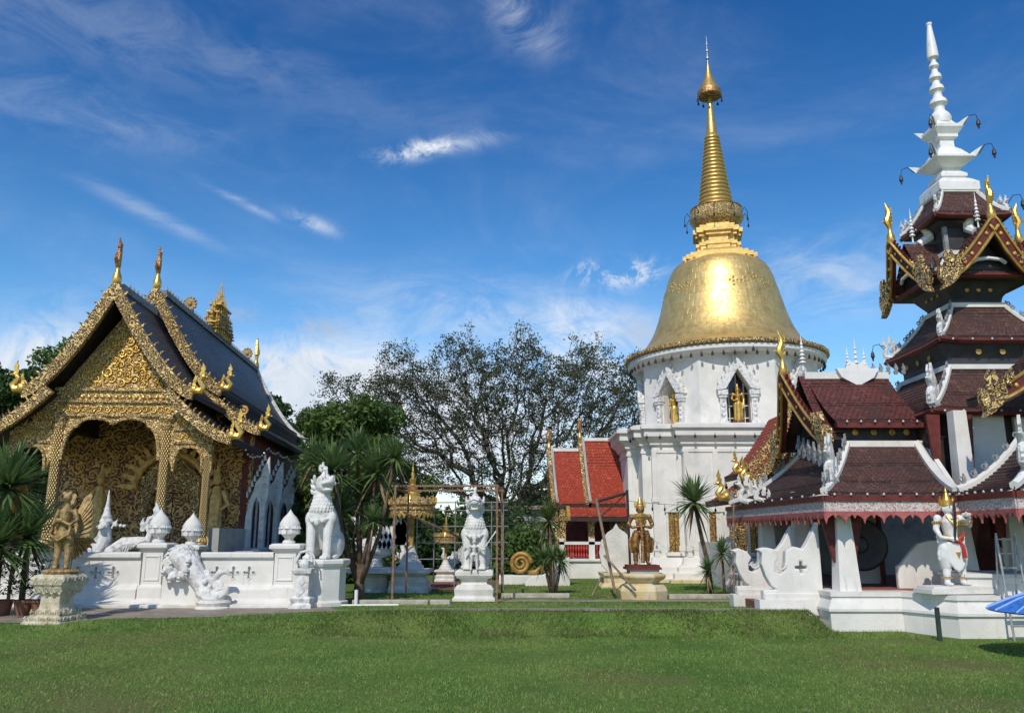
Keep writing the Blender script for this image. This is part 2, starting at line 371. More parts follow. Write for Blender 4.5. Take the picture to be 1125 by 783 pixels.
def bellmat():
    m = bpy.data.materials.new('bell_gold_sheets'); m.use_nodes = True; t = NT(m.node_tree); b = m.node_tree.nodes['Principled BSDF']
    tcn = t.node('ShaderNodeTexCoord'); uv = tcn.outputs['UV']
    br = t.node('ShaderNodeTexBrick'); t.link(uv, br.inputs[0]); br.inputs['Scale'].default_value = 1; br.inputs['Brick Width'].default_value = .42; br.inputs['Row Height'].default_value = .34
    br.inputs['Mortar Size'].default_value = .008; br.inputs['Mortar Smooth'].default_value = .4; br.inputs['Bias'].default_value = 0
    br.inputs['Color1'].default_value = (.88,.63,.24,1); br.inputs['Color2'].default_value = (.78,.54,.19,1); br.inputs['Mortar'].default_value = (.62,.42,.14,1)
    c = t.mix(t.ramp(t.noise(tcn.outputs['Object'], 1.6, 6, .7), .45, .8), br.outputs[0], (.50,.34,.11))
    mp = t.node('ShaderNodeMapping'); t.link(tcn.outputs['Object'], mp.inputs[0]); mp.inputs['Scale'].default_value = (3, 3, .35)
    c = t.mix(t.math('MULTIPLY', t.ramp(t.noise(mp.outputs[0], 1.8, 6, .7), .52, .8), .45), c, (.36,.24,.09))
    t.link(c, b.inputs['Base Color']); b.inputs['Metallic'].default_value = .7
    t.link(t.ramp(t.noise(tcn.outputs['Object'], 5, 5, .7), .3, .75, .36, .52), b.inputs['Roughness'])
    h = t.math('ADD', t.math('MULTIPLY', br.outputs['Fac'], -.28), t.math('MULTIPLY', t.noise(tcn.outputs['Object'], 4.5, 4, .6), 1.0))
    bn = t.node('ShaderNodeBump'); bn.inputs['Strength'].default_value = .42; bn.inputs['Distance'].default_value = .035; t.link(h, bn.inputs['Height']); t.link(bn.outputs[0], b.inputs['Normal'])
    return m
bellg = bellmat()
def leafm(name, c1, c2, c3, scale=.6, rough=.55, trans=.25):
    m = bpy.data.materials.new(name); m.use_nodes = True; t = NT(m.node_tree); b = m.node_tree.nodes['Principled BSDF']
    co = t.node('ShaderNodeTexCoord').outputs['Object']
    c = t.mix(t.ramp(t.noise(co, scale, 3), .35, .65), c1, c2); c = t.mix(t.ramp(t.noise(co, scale*14, 2), .5, .7), c, c3)
    t.link(c, b.inputs['Base Color']); b.inputs['Roughness'].default_value = rough; b.inputs['Specular IOR Level'].default_value = .3
    tr = t.node('ShaderNodeBsdfTranslucent'); t.link(c, tr.inputs[0]); mx = t.node('ShaderNodeMixShader'); mx.inputs[0].default_value = trans
    o = [n for n in m.node_tree.nodes if n.type == 'OUTPUT_MATERIAL'][0]
    t.link(b.outputs[0], mx.inputs[1]); t.link(tr.outputs[0], mx.inputs[2]); t.link(mx.outputs[0], o.inputs[0]); return m
leafg = leafm('leaf_green', (.055,.115,.024), (.095,.16,.032), (.15,.21,.055))
leafd = leafm('leaf_dark', (.036,.078,.022), (.058,.105,.028), (.09,.14,.04))
leaff = leafm('leaf_olive', (.050,.066,.026), (.072,.086,.032), (.11,.11,.05))
leafp = leafm('leaf_spiky', (.10,.175,.055), (.14,.22,.07), (.24,.31,.13), 1.5, .4)
leafy = leafm('leaf_spiky_yellow', (.10,.155,.035), (.13,.18,.04), (.20,.22,.07), 2., .4)

# ------------------------------------------------------------------ ground
def tz(x, y):
    Rr = smoothstep(-7.5, -1.5, x)
    lf = .22*smoothstep(13.5, 18.6, y)+.03*smoothstep(18.6, 21, y)
    edge = 16.95+.12*sin(x*1.3)+.1*sin(x*.7+1)
    rg = (.40*smoothstep(edge, edge+.85, y) - .15*smoothstep(17.9, 21.2, y))*(1-.95*smoothstep(6.15, 6.6, x)*(1-smoothstep(19, 24, y)))
    return lf*(1-Rr)+rg*Rr + .012*noise.noise(V((x*.8, y*.8, 0)))*(1 if y < 17.5 else .3)
def gmat():
    m = bpy.data.materials.new('lawn_grass'); m.use_nodes = True; t = NT(m.node_tree); b = m.node_tree.nodes['Principled BSDF']
    co = t.node('ShaderNodeTexCoord').outputs['Object']
    c = t.mix(t.ramp(t.noise(co, .5, 5, .6), .38, .62), (.128,.235,.044), (.190,.290,.062))
    c = t.mix(t.ramp(t.noise(co, 1.4, 7, .7), .55, .78), c, (.33,.28,.12))
    c = t.mix(t.math('MULTIPLY', t.ramp(t.noise(co, .23, 5, .6), .46, .66), .75), c, (.25,.215,.085))
    c = t.mix(t.ramp(t.noise(co, 26, 4, .7), .42, .7), c, (.045,.080,.02))
    t.link(c, b.inputs['Base Color']); b.inputs['Roughness'].default_value = .9; b.inputs['Specular IOR Level'].default_value = .1
    bn = t.node('ShaderNodeBump'); bn.inputs['Strength'].default_value = .9; bn.inputs['Distance'].default_value = .05; t.link(t.noise(co, 22, 6, .7), bn.inputs['Height']); t.link(bn.outputs[0], b.inputs['Normal'])
    return m
grassm = gmat()
xs = np.concatenate([[-900,-400,-200,-100,-60,-40], np.arange(-30, 26, .3), [30,40,60,100,200,400,900]])
ys = np.concatenate([[-60,-20,0,5], np.arange(7, 16.4, .3), np.arange(16.4, 18.4, .09), np.arange(18.4, 36, .4), [40,50,60,80,120,200,400,900]])
mb = MB(); nx = len(xs)
vs = [(x, y, tz(x, y)) for y in ys for x in xs]
mb.add(vs, [(j*nx+i, j*nx+i+1, (j+1)*nx+i+1, (j+1)*nx+i) for j in range(len(ys)-1) for i in range(nx-1)])
tag(mb.build('lawn', grassm, smooth=True), kind='structure')
def strip(name, near, far, x0, x1, mat, z=.012, nu=120, nv=6):
    m = MB()
    def f(u, v):
        x = x0+(x1-x0)*u; y = near(x)*(1-v)+far(x)*v; return (x, y, tz(x, y)+z)
    m.grid(f, nu, nv); return tag(m.build(name, mat, smooth=True), kind='structure')
wob = lambda x: .06*sin(x*2.1)+.05*sin(x*5.3+1)+.03*sin(x*11.)
def path_near(x): return 17.3+1.0*smoothstep(-12, -7, x)+.5*smoothstep(-8, -3.6, x)-.85*smoothstep(-3.6, -1, x)+wob(x)
strip('path', path_near, lambda x: 21.4-2.3*smoothstep(-5.0, -3.6, x)+wob(x*1.3+2)*.6, -26, 6.7, concrete)
strip('kerb_path', lambda x: 22.1+wob(x)*.4, lambda x: 22.9+wob(x+3)*.4, -3.9, 8.0, concrete, .014)
strip('red_paving', lambda x: 26.5, lambda x: 31.0, -3.2, -.6, redpav, .02, 10, 6)
# low kerb stones
kerbm = pm('dirty_kerb', (.50,.46,.38), (.36,.32,.25), 4., .9, 0, .6, 20, c3=(.22,.19,.14), s3=3.)
for x0, x1, y in [(-4.0,-2.1,21.3), (-2.05,-1.55,21.3), (4.3,8.2,23.3), (-.3,1.6,23.6)]:
    k = MB(); k.box(x0, x1, y, y+.18, .15, tz(x0, y)+.12)
    tag(k.build('kerb_stone', kerbm, bevel=.02), kind='structure')
# grass blades: short turf in front, longer on the bank
def blades(n, x0, x1, y0, y1, h0, h1, w, keep=None):
    x = rng.uniform(x0, x1, n); y = y0+(y1-y0)*rng.uniform(0, 1, n)
    hw = y*.66+.6; k = np.abs(x) < hw; x, y = x[k], y[k]
    if keep is not None: k = keep(x, y); x, y = x[k], y[k]
    z = np.array([tz(a, b) for a, b in zip(x, y)]); n = len(x)
    a = rng.uniform(0, 2*pi, n); h = rng.uniform(h0, h1, n); ln = rng.uniform(.2, .9, n)*h; b = rng.uniform(0, 2*pi, n)
    p = np.stack([x, y, z-.005], 1); d = np.stack([np.cos(a)*w, np.sin(a)*w, np.zeros(n)], 1); t = np.stack([np.cos(b)*ln, np.sin(b)*ln, h], 1)
    return np.stack([p-d, p+d, p+t], 1).reshape(-1, 3)
def tris(name, P, mat, nper=3, parent=None):
    n = len(P)//nper; me = bpy.data.meshes.new(name); me.vertices.add(len(P)); me.vertices.foreach_set('co', P.astype(np.float32).ravel())
    me.loops.add(n*nper); me.loops.foreach_set('vertex_index', np.arange(n*nper, dtype=np.int32)); me.polygons.add(n)
    me.polygons.foreach_set('loop_start', np.arange(0, n*nper, nper, dtype=np.int32)); me.polygons.foreach_set('loop_total', np.full(n, nper, dtype=np.int32))
    me.update(calc_edges=True); me.materials.append(mat); o = bpy.data.objects.new(name, me); COL.objects.link(o)
    if parent: o.parent = parent
    return o
bladem = leafm('grass_blade', (.120,.240,.038), (.235,.355,.072), (.42,.44,.18), .6, .6, .3)
FL = rng.uniform([-10.5,9.5],[10.5,17.2],(420,2)); q_ = []
for a_, b_ in FL:
    an = rng.uniform(0,2*pi); s_ = rng.uniform(.012,.032); z_ = tz(a_,b_)+.045; c_, d_ = cos(an)*s_, sin(an)*s_; q_ += [(a_-c_,b_-d_,z_),(a_+d_*.5,b_-c_*.5,z_+.012),(a_+c_,b_+d_,z_+.004),(a_-d_*.5,b_+c_*.5,z_+.01)]
tag(tris('fallen_leaves', np.array(q_), pm('dry_leaf', (.42,.33,.17), (.26,.17,.07), 3., .8), 4), 'dry fallen leaves scattered over the lawn', 'leaves', kind='stuff')
patchy = lambda x, y: (np.sin(x*1.1+np.sin(y*1.9)*1.4)+np.sin(y*2.3-x*.6)+np.sin(x*3.1+y*2.2)*.6+rng.normal(size=len(x))*.7) < 1.35
nopath = lambda x, y: patchy(x, y) & np.array([(b < path_near(a)-.05 or x_ > 6.9) and not (x_ > 6.3 and b > 17.6) and not (x_ > 8.0 and b > 16.5) for a, b, x_ in zip(x, y, x)])
W2 = blades(26000, -7.0, 6.6, 16.7, 18.0, .03, .085, .010, lambda x, y: (np.sin(x*2.3+y*5)+np.sin(x*5.1+1.7)+rng.normal(size=len(x))*.9 > -.4) & (x > -6.5+rng.uniform(0, 4, len(x))))
tag(tris('bank_weeds', W2, leafm('weed_leaf', (.085,.130,.028), (.125,.165,.042), (.24,.22,.10), .9)), 'coarser darker weeds growing on the low grass bank', 'weeds', kind='stuff')
G_ = np.concatenate([blades(150000, -11, 11, 9.2, 16.9, .02, .05, .006, nopath), blades(60000, -12, 9, 16.6, 19.2, .03, .085, .007, nopath),
                     blades(16000, -4, 8, 19.1, 22.1, .03, .07, .008), blades(9000, -4, 8, 23, 30, .03, .08, .010)])
tag(tris('grass', G_, bladem), 'short green turf blades covering the lawn and its low bank', 'grass', kind='stuff')

# ------------------------------------------------------------------ ornament helpers
FLAME = [(0,0),(.30,-.02),(.42,.2),(.34,.42),(.46,.62),(.34,.95),(.16,1.25),(.16,.95),(.02,.72),(.10,.5),(-.06,.3)]
def flame(m, o, u, v, s, t): m.prism([(x*s, y*s) for x, y in FLAME], o, u, v, t)
def naga_end(m, p, sx, s, ay=(0,-1,0)):      # p base, sx outward direction (world vector), curl with flame crest
    p = V(p); u = V(sx).normalized(); z = V((0,0,1))
    m.ell(p+u*.1*s+z*.12*s, (.26*s,.22*s,.26*s))
    m.tube([p+u*.1*s+z*.1*s, p+u*.42*s+z*.05*s, p+u*.55*s+z*.28*s, p+u*.38*s+z*.50*s, p+u*.30*s+z*.62*s, p+u*.45*s+z*.78*s], [.2*s,.19*s,.16*s,.13*s,.12*s,.09*s], 8)
    m.ell(p+u*.5*s+z*.8*s, (.17*s,.11*s,.10*s)); m.ell(p+u*.66*s+z*.78*s, (.10*s,.06*s,.05*s))
    flame(m, p+u*.34*s+z*.82*s, u, z, .55*s, .07*s); flame(m, p-u*.0*s+z*.32*s, u, z, .38*s, .06*s); flame(m, p+u*.05*s+z*.5*s, u, z, .32*s, .06*s)
def chofa(m, p, h, fy=V((0,-1,0)), m2=None):
    p = V(p); z = V((0,0,1)); f = V(fy).normalized(); s = h
    m.lathe([(.05*s,-.06*s),(.08*s,.0),(.10*s,.07*s),(.088*s,.15*s),(.055*s,.24*s),(.045*s,.32*s),(.05*s,.38*s)], 12, p)
    m = m2 or m
    m.tube([p+z*.34*s, p+z*.42*s+f*.02*s, p+z*.50*s+f*.055*s, p+z*.58*s+f*.045*s, p+z*.68*s+f*.0*s, p+z*.80*s-f*.01*s, p+z*.92*s+f*.04*s, p+z*1.0*s+f*.06*s], [.05*s,.065*s,.080*s,.075*s,.055*s,.045*s,.028*s,.004*s], 8)
    m.tube([p+z*.5*s+f*.05*s, p+z*.53*s+f*.14*s, p+z*.50*s+f*.20*s], [.03*s,.02*s,.004*s], 6)
    for k in (.44,.52,.60,.68,.78): flame(m, p+z*k*s-f*.03*s, -f, z, .11*s, .05*s); flame(m, p+z*(k-.02)*s+f*.03*s, f, z, .08*s, .05*s)
def rods(m, p, h, n=5, r=.03):               # small tiered parasol spike
    p = V(p); prof = [(r*.5, 0)]
    for i in range(n):
        z = h*(.2+.6*i/n); k = r*(1.6-1.1*i/n); prof += [(r*.35, z-.01), (k, z), (k*.7, z+h*.04), (r*.35, z+h*.07)]
    prof += [(r*.25, h*.85), (.004, h)]
    m.lathe(prof, 8, p)
def gable(root, y0, L, za, hw, ze, p=1.6, rmat=None, bmat=None, smat=None, bw=.3, bt=.1, ch=1.0, ns=.7, over=0., x0=0., pk=0., tile=True, sides=(-1, 1), teeth=True, leaf=False, crestm=None, leafm_=None, edge=None, rows=None, trim=None, apex=True, name='roof'):
    """front-gabled roof: ridge along +y from y0; profile (x, z) concave; x0 > 0 for a lower skirt that starts away from the ridge"""
    def prof(t): return (x0+(hw-x0)*t, za+(ze-za)*(1-(1-t)**p) if pk == 0 else za+(ze-za)*t-pk*4*t*(1-t))
    ln = sum(hypot(prof((i+1)/12)[0]-prof(i/12)[0], prof((i+1)/12)[1]-prof(i/12)[1]) for i in range(12)); rows = rows or max(4, int(ln/.13))
    rt = MB(); split = {}
    for sx in sides:
        f = lambda u, v, sx=sx: (sx*prof(1-v)[0], y0+L*u, prof(1-v)[1])
        if x0 > 0: rt = split.setdefault(sx, MB())
        sf = MB()
        if sx > 0: rt.tiles(f, 6, rows, .04, (L, ln))
        else: rt.tiles(lambda u, v: (-prof(1-v)[0], y0+L*(1-u), prof(1-v)[1]), 6, rows, .04, (L, ln))
        sf.grid(lambda u, v, sx=sx: (sx*prof(1-v)[0], y0+.02+(L-.04)*u, prof(1-v)[1]-.10), 4, 14, flip=sx > 0)
        e = prof(1); sf.box(min(sx*e[0], sx*(e[0]-.08)), max(sx*e[0], sx*(e[0]-.08)), y0+.03, y0+L-.03, e[1]-.16, e[1]+.01); split.setdefault('s', []).append(sf)
    if x0 > 0: ros = {sx: split[sx].build(name, rmat, root) for sx in sides}
    else: r_one = rt.build(name, rmat, root); ros = {sx: r_one for sx in sides}
    ro = ros[sides[-1]]
    for sx, sf in zip(sides, split['s']): sf.build('soffit', smat, ros[sx])
    for sx in sides:
        b = MB(); N = 26; ring = []
        for i in range(N+1):
            t = i/N; x, z = prof(t); x2, z2 = prof(min(1, t+.02)); x1, z1 = prof(max(0, t-.02)); tx, tz_ = (x2-x1), (z2-z1); l = hypot(tx, tz_); tx /= l; tz_ /= l
            nxx, nzz = -tz_, tx                       # outward/up normal
            yy = y0-over*(1-t)
            o_ = (x+nxx*bw*.35, z+nzz*bw*.35); i_ = (x-nxx*bw*.65, z-nzz*bw*.65)
            if i == 0 and x0 == 0: o_ = (0, z+bw*.4); i_ = (0, z-bw*1.1)
            ring.append([(sx*o_[0], yy-bt, o_[1]), (sx*i_[0], yy-bt, i_[1]), (sx*i_[0], yy+.03, i_[1]), (sx*o_[0], yy+.03, o_[1])])
            if teeth and i % 2 == 0 and 0 < i < N: flame(b, (sx*o_[0], yy-bt*.5, o_[1]-.01), (sx*tx*-1, 0, -tz_*1), (sx*nxx, 0, nzz), bw*.42, bt*.5)
        b.loft(ring)
        ro = ros[sx]; b.build('bargeboard', bmat, ro)
        if trim:
            tb = MB(); tb.tube([(sx*r_[0][0], r_[0][1]+bt+.1, r_[0][2]+.03) for r_ in ring], .06, 6); tb.build('verge', trim, ro)
        if edge:
            for q_, nm_ in ((0, 'gilded_edge'), (1, 'gilded_edge')):
                m = MB(); m.tube([(r_[q_][0], r_[q_][1]-.01, r_[q_][2]) for r_ in ring], .035, 5); m.build(nm_, edge, ro)
            m = MB()
            for i in (6, 11, 16, 21): c_ = (V(ring[i][0])+V(ring[i][1]))/2; m.ell((c_.x, c_.y-.01, c_.z), (.05,.025,.05), 8, 5)
            m.build('boss', edge, ro)
        e = prof(1); m = MB()
        if leaf:
            uu = V((sx, 0, -.25)).normalized(); m.prism([(x*leaf, y*leaf) for x, y in [(-.25,-.1),(.0,-.42),(.35,-.62),(.62,-.66),(.50,-.45),(.66,-.2),(.62,.25),(.48,.0),(.38,.32),(.28,.02),(.12,.30),(.08,.02),(-.1,.12)]], (sx*e[0], y0-bt, e[1]), uu, V((0,0,1)), bt*1.6)
            uu = V((sx, 0, .15)).normalized()
            for a_, b_, c_ in ((-.15,.0,.5),(.05,.02,.62),(.22,-.05,.66),(-.32,.22,.42),(-.45,.42,.36)): flame(m, V((sx*e[0], y0-bt*1.6, e[1]))+uu*(a_*leaf)+V((0,0,b_*leaf)), uu, (0,0,1), c_*leaf*.8, bt*.8)
            m.build('leaf_finial', leafm_ or bmat, ro)
        elif ns: naga_end(m, (sx*(e[0]-.05), y0-bt*.5, e[1]+.02), (sx, 0, 0), ns); m.build('naga_finial', gold, ro, smooth='auto')
    if apex and ch:
        m = MB(); m2 = MB(); chofa(m, (0, y0-over-bt*.3, za+.05), ch, m2=m2); m.build('chofa', gold, ro, smooth='auto'); m2.build('chofa_crest', crestm or bronze, ro, smooth='auto')
    return ro
def spiral(m, o, u, v, s, t, turns=1.6, flip=1, n=16):
    o, u, v = V(o), V(u), V(v); pts = []; rad = []
    for i in range(n):
        a = i/(n-1); th = a*turns*2*pi*flip; r = s*(1-.86*a); pts.append(o+u*(r*cos(th))+v*(r*sin(th))); rad.append(t*(1-.55*a))
    m.tube(pts, rad, 5)
def swirls(m, inside, x0, x1, z0, z1, y, n, s, t=.022):
    k = 0; tries = 0; placed = []
    while k < n and tries < n*30:
        tries += 1; x = random.uniform(x0, x1); z = random.uniform(z0, z1); r = s*random.uniform(.6, 1.15)
        if not (inside(x, z) and inside(x-r*.7, z) and inside(x+r*.7, z) and inside(x, z+r*.7) and inside(x, z-r*.6)): continue
        if any(hypot(x-a, z-b) < (r+c)*.72 for a, b, c in placed): continue
        placed.append((x, z, r)); k += 1
        a = random.uniform(0, 2*pi); u = V((cos(a), 0, sin(a))); v = V((-sin(a), 0, cos(a)))
        spiral(m, (x, y, z), u, v, r, t*random.uniform(.8, 1.3), 1.5, random.choice((-1, 1)), 12)
        m.tube([V((x, y, z))+u*r, V((x, y, z))+u*r*1.25+v*r*.35, V((x, y, z))+u*r*1.15+v*r*.8], [t*.9, t*.8, .004], 4)
        m.ell((x, y, z), r*.22, 6, 4)
def cusp(x0, x1, zs, zt, lobes=2, n=9):         # cusped arch outline from (x0,zs) up to zt and down to (x1,zs)
    pts = []; w_ = (x1-x0); 
    pts.append((x0, zs)); q = w_*.13
    for i in range(1, 7): a = i/6*pi/2; pts.append((x0+q*(1-cos(a)), zs+(zt-zs)*.80*sin(a)))
    a0, a1 = x0+q, x1-q; lw = (a1-a0)/lobes
    for k in range(lobes):
        for i in range(1, n): a = i/n*pi; pts.append((a0+lw*k+lw*(.5-.5*cos(a)), zs+(zt-zs)*.80+(zt-zs)*.20*sin(a)))
    for i in range(0, 6): a = (6-i)/6*pi/2; pts.append((x1-q*(1-cos(a)), zs+(zt-zs)*.80*sin(a)))
    pts.append((x1, zs)); return pts

# ------------------------------------------------------------------ golden assembly hall (left)
T = thing('temple_hall', 'golden carved assembly hall with steep tiered dark tiled roof', 'temple', (X(125, 24, 9)+.12, 24.0, .25), R(4))
# local z = world z - .25
apx, Ld = 9.10, 17.6
def terr(): 
    m = MB(); m.box(-3.9, 3.9, 2.2, 18.2, -.3, 1.05); m.box(-4.05, 4.05, 2.05, 18.35, 1.0, 1.2); m.box(-4.1, 4.1, 2.0, 18.4, -.3, .15)
    return m
terr().build('terrace', stuccog, T)
# side and back walls
m = MB(); m.box(-3.2, -3.0, 4.2, 17.6, 1.2, 5.3); m.box(3.0, 3.2, 4.2, 17.6, 1.2, 5.3); m.prism([(-3.0,1.2),(3.0,1.2),(3.0,5.2),(1.9,6.4),(0,9.4),(-1.9,6.4),(-3.0,5.2)], (0,17.5,0), (1,0,0), (0,0,1), .16)
m.build('wall', maroon, T)
# inner front wall with doorway
m = MB(); m.prism([(-3.0,1.2),(.1,1.2),(.1,3.1),(1.35,3.1),(1.35,1.2),(3.0,1.2),(3.0,5.0),(1.95,5.7),(1.3,6.6),(0,8.4),(-1.3,6.6),(-1.95,5.7),(-3.0,5.0)], (0,4.3,0), (1,0,0), (0,0,1), .2)
fw = m.build('porch_wall', goldb, T)
m = MB(); swirls(m, lambda x, z: not (-.1 < x < 1.55 and z < 3.5), -2.95, 2.95, 1.3, 6.3, 4.16, 130, .24, .035); m.build('wall_relief', goldlit, fw)
m = MB(); ar = cusp(.0, 1.45, 2.3, 3.3, 1); m.prism([(-.25, 1.2), (-.25, 3.6), (.72, 4.5), (1.7, 3.6), (1.7, 1.2), (1.45, 1.2)]+ar[::-1]+[(.0, 1.2)], (0, 4.08, 0), (1,0,0), (0,0,1), .14)
df = m.build('door_surround', goldc, T)
m = MB(); m.box(.12, .72, 4.3, 4.35, 1.2, 3.08); m.box(.75, 1.34, 4.3, 4.35, 1.2, 3.08); m.build('door', goldb, T)
m = MB()
for a in range(15):
    an = pi*a/14; flame(m, (.72+1.25*cos(an), 4.0, 3.2+1.25*sin(an)), (sin(an), 0, -cos(an)), (cos(an), 0, sin(an)), .42, .08)
m.tube([(.72+1.2*cos(pi*i/20), 4.0, 3.2+1.2*sin(pi*i/20)) for i in range(21)], .12, 8); m.build('door_arch', goldlit, df)
for sx, zz in ((-1.5, 0), (2.3, 0)):          # guardian reliefs either side of the door
    m = MB(); m.tube([(sx, 3.9, 1.3), (sx, 3.85, 2.0), (sx, 3.85, 2.9), (sx, 3.86, 3.3)], [.28, .22, .2, .1], 8); m.ell((sx, 3.82, 3.5), (.13,.13,.17)); m.lathe([(.14,0),(.08,.15),(.02,.45)], 8, (sx, 3.85, 3.6))
    for q in (-1, 1): m.tube([(sx+q*.2, 3.85, 3.15), (sx+q*.42, 3.8, 2.7), (sx+q*.2, 3.68, 2.5)], [.08,.07,.05], 6)
    m.build('guardian_relief', goldlit, T, smooth='auto')
m = MB(); m.box(-3.0, 3.0, 1.0, 4.2, 1.0, 1.2); m.build('porch_floor', stuccog, T)
# facade panel: gable field + lintels + arches
fy = .72
big = cusp(-1.42, 1.42, 3.9, 5.15, 2); sml = lambda a, b: cusp(a, b, 3.55, 4.3, 1)
out_ = [(-2.98, 3.55), (-2.98, 4.75), (-2.30, 5.1), (-1.90, 5.8), (-1.66, 6.0), (0, 8.35), (1.66, 6.0), (1.90, 5.8), (2.30, 5.1), (2.98, 4.75), (2.98, 3.55)]
bot = sml(1.86, 2.72)[::-1]+[(1.72, 3.9)]+big[::-1]+[(-1.72, 3.9)]+sml(-2.72, -1.86)[::-1]
m = MB(); m.prism(out_+bot, (0, fy, 0), (1,0,0), (0,0,1), .16); fp = m.build('facade_panel', goldf, T)
m = MB(); tri = lambda x, z: z > 6.1 and abs(x) < 1.52*(8.1-z)/2.15
swirls(m, tri, -1.7, 1.7, 6.1, 8.1, fy-.1, 90, .17, .028); m.build('gable_relief', gold, fp, smooth=True)
m = MB()
for i in range(15): spiral(m, (-1.58+i*3.16/14, fy-.1, 5.42), (1,0,0), (0,0,1), .12, .024, 1.5, 1 if i % 2 else -1, 10)
for i in range(17): m.ell((-1.6+i*.2, fy-.1, 5.80), (.07,.04,.06), 8, 5)
for sx in (-1, 1):
    for i in range(5): spiral(m, (sx*(1.98+i*.2), fy-.1, 4.62), (1,0,0), (0,0,1), .10, .022, 1.5, 1 if i % 2 else -1, 10)
    swirls(m, lambda x, z: 4.85 < z < 5.5 and 1.75 < sx*x < 2.9 - (z-4.85)*1.0, sx*2.35-.6, sx*2.35+.6, 4.85, 5.6, fy-.1, 7, .14, .024)
m.build('lintel_relief', gold, fp, smooth=True)
m = MB()
for z, h in ((5.62,.07),(5.98,.09),(5.20,.06)): m.box(-1.78, 1.78, fy-.16, fy+.1, z, z+h)
for sx in (-1, 1):
    for z in (4.80, 4.40): m.box(min(sx*1.8, sx*2.9), max(sx*1.8, sx*2.9), fy-.15, fy+.1, z, z+.06)
m.tube([(x, fy-.12, z) for x, z in big], .055, 6)
for a, b in ((1.86, 2.72), (-2.72, -1.86)): m.tube([(x, fy-.12, z) for x, z in sml(a, b)], .045, 6)
m.build('moulding', goldf, fp)
def shaft(x, r, z0, z1, par):
    m = MB(); n = 14; vs = []; uv = []; H = z1-z0
    m.grid(lambda u, v: (x+r*cos(2*pi*u)*(1+.05*sin(v*9)), fy-.02+r*sin(2*pi*u), z0+H*v), n, 20, (12, H/(2*pi*r)*12*.55))
    c = m.build('column', shaftm, par, smooth=True)
    b = MB(); b.lathe([(r*1.7,0),(r*1.7,.12),(r*1.3,.2),(r*1.5,.3),(r*1.1,.4)], 14, (x, fy-.02, z0)); b.build('column_foot', goldf, c); b = MB(); b.lathe([(r*1.05,0),(r*1.4,.12),(r*1.2,.2),(r*1.7,.34),(r*1.7,.4)], 14, (x, fy-.02, z1-.4)); b.build('capital', goldf, c)
for x, r, z1 in ((-1.58, .155, 5.2), (1.58, .155, 5.2), (-2.84, .12, 4.3), (2.84, .12, 4.3)): shaft(x, r, 1.2, z1, T)
# roofs: front tier (upper+skirt), main tier (upper+skirt)
r1 = gable(T, .1, 4.1, apx, 2.48, 5.85, 1.45, tdark, goldc, darkw, .34, .14, 1.45, .60, .25, name='porch_roof')
gable(T, .05, 4.2, 5.95, 3.70, 4.50, 1.5, tdark, goldc, darkw, .30, .14, 0, .58, 0, x0=1.7, apex=False, name='porch_skirt_roof')
r2 = gable(T, 3.6, 14, 9.95, 2.32, 6.55, 1.45, tdark, goldc, darkw, .34, .14, 1.5, .60, .5, name='main_roof')
gable(T, 3.7, 13.8, 6.75, 3.68, 5.2, 1.5, tdark, goldc, darkw, .30, .14, 0, .58, 0, x0=1.65, apex=False, name='main_skirt_roof')
m = MB(); m.box(2.2, 2.3, 4.2, 17.4, 5.0, 6.7); m.box(-2.3, -2.2, 4.2, 17.4, 5.0, 6.7); m.box(1.9, 2.0, .9, 4.2, 4.9, 6.2); m.box(-2.0, -1.9, .9, 4.2, 4.9, 6.2); m.build('clerestory', darkw, T)
m = MB()     # rear verge and ridge caps
pr = [(2.55*t, 9.95+(6.45-9.95)*(1-(1-t)**1.45)) for t in [i/16 for i in range(17)]]
m.tube([(x, 17.65, z+.08) for x, z in pr]+[(x, 17.65, z) for x, z in [(3.2, 5.6), (3.95, 5.1)]], .10, 6); m.build('rear_verge', whitec, T)
m = MB(); m.box(-.13, .13, 3.7, 17.6, 9.9, 10.1); m.box(-.12, .12, .1, 3.7, 9.0, 9.22); m.build('ridge_cap', greyc, T)
m = MB()
for i in range(46): flame(m, (0, 4.0+i*.296, 10.08), (0, 1, 0), (0,0,1), .19, .05)
for i in range(9): flame(m, (0, .8+i*.32, 9.2), (0, 1, 0), (0,0,1), .17, .05)
m.build('ridge_crest', greyc, T)
m = MB(); chofa(m, (0, 17.5, 10.0), 1.7, (0, 1, 0)); m.build('chofa', gold, T, smooth='auto')
for yy in (6.6, 15.6):
    m = MB(); m.lathe([(.05, 0), (.05, .25)], 6, (0, yy, 10.1)); m.M = Matrix.Translation((0, yy, 10.55)) @ Matrix.Rotation(R(90), 4, 'X'); m.lathe([(.30,-.05),(.34,0),(.30,.05)], 16)
    for i in range(12): m.ell((.34*cos(i*pi/6), .34*sin(i*pi/6), 0), .085, 6, 4)
    m.ell((0,0,0), .16); m.M = None; m.v = [(a*.66, yy+(b-yy)*.66, 10.1+(c-10.1)*.72) for a, b, c in m.v]; m.build('ridge_disc', goldk, T)
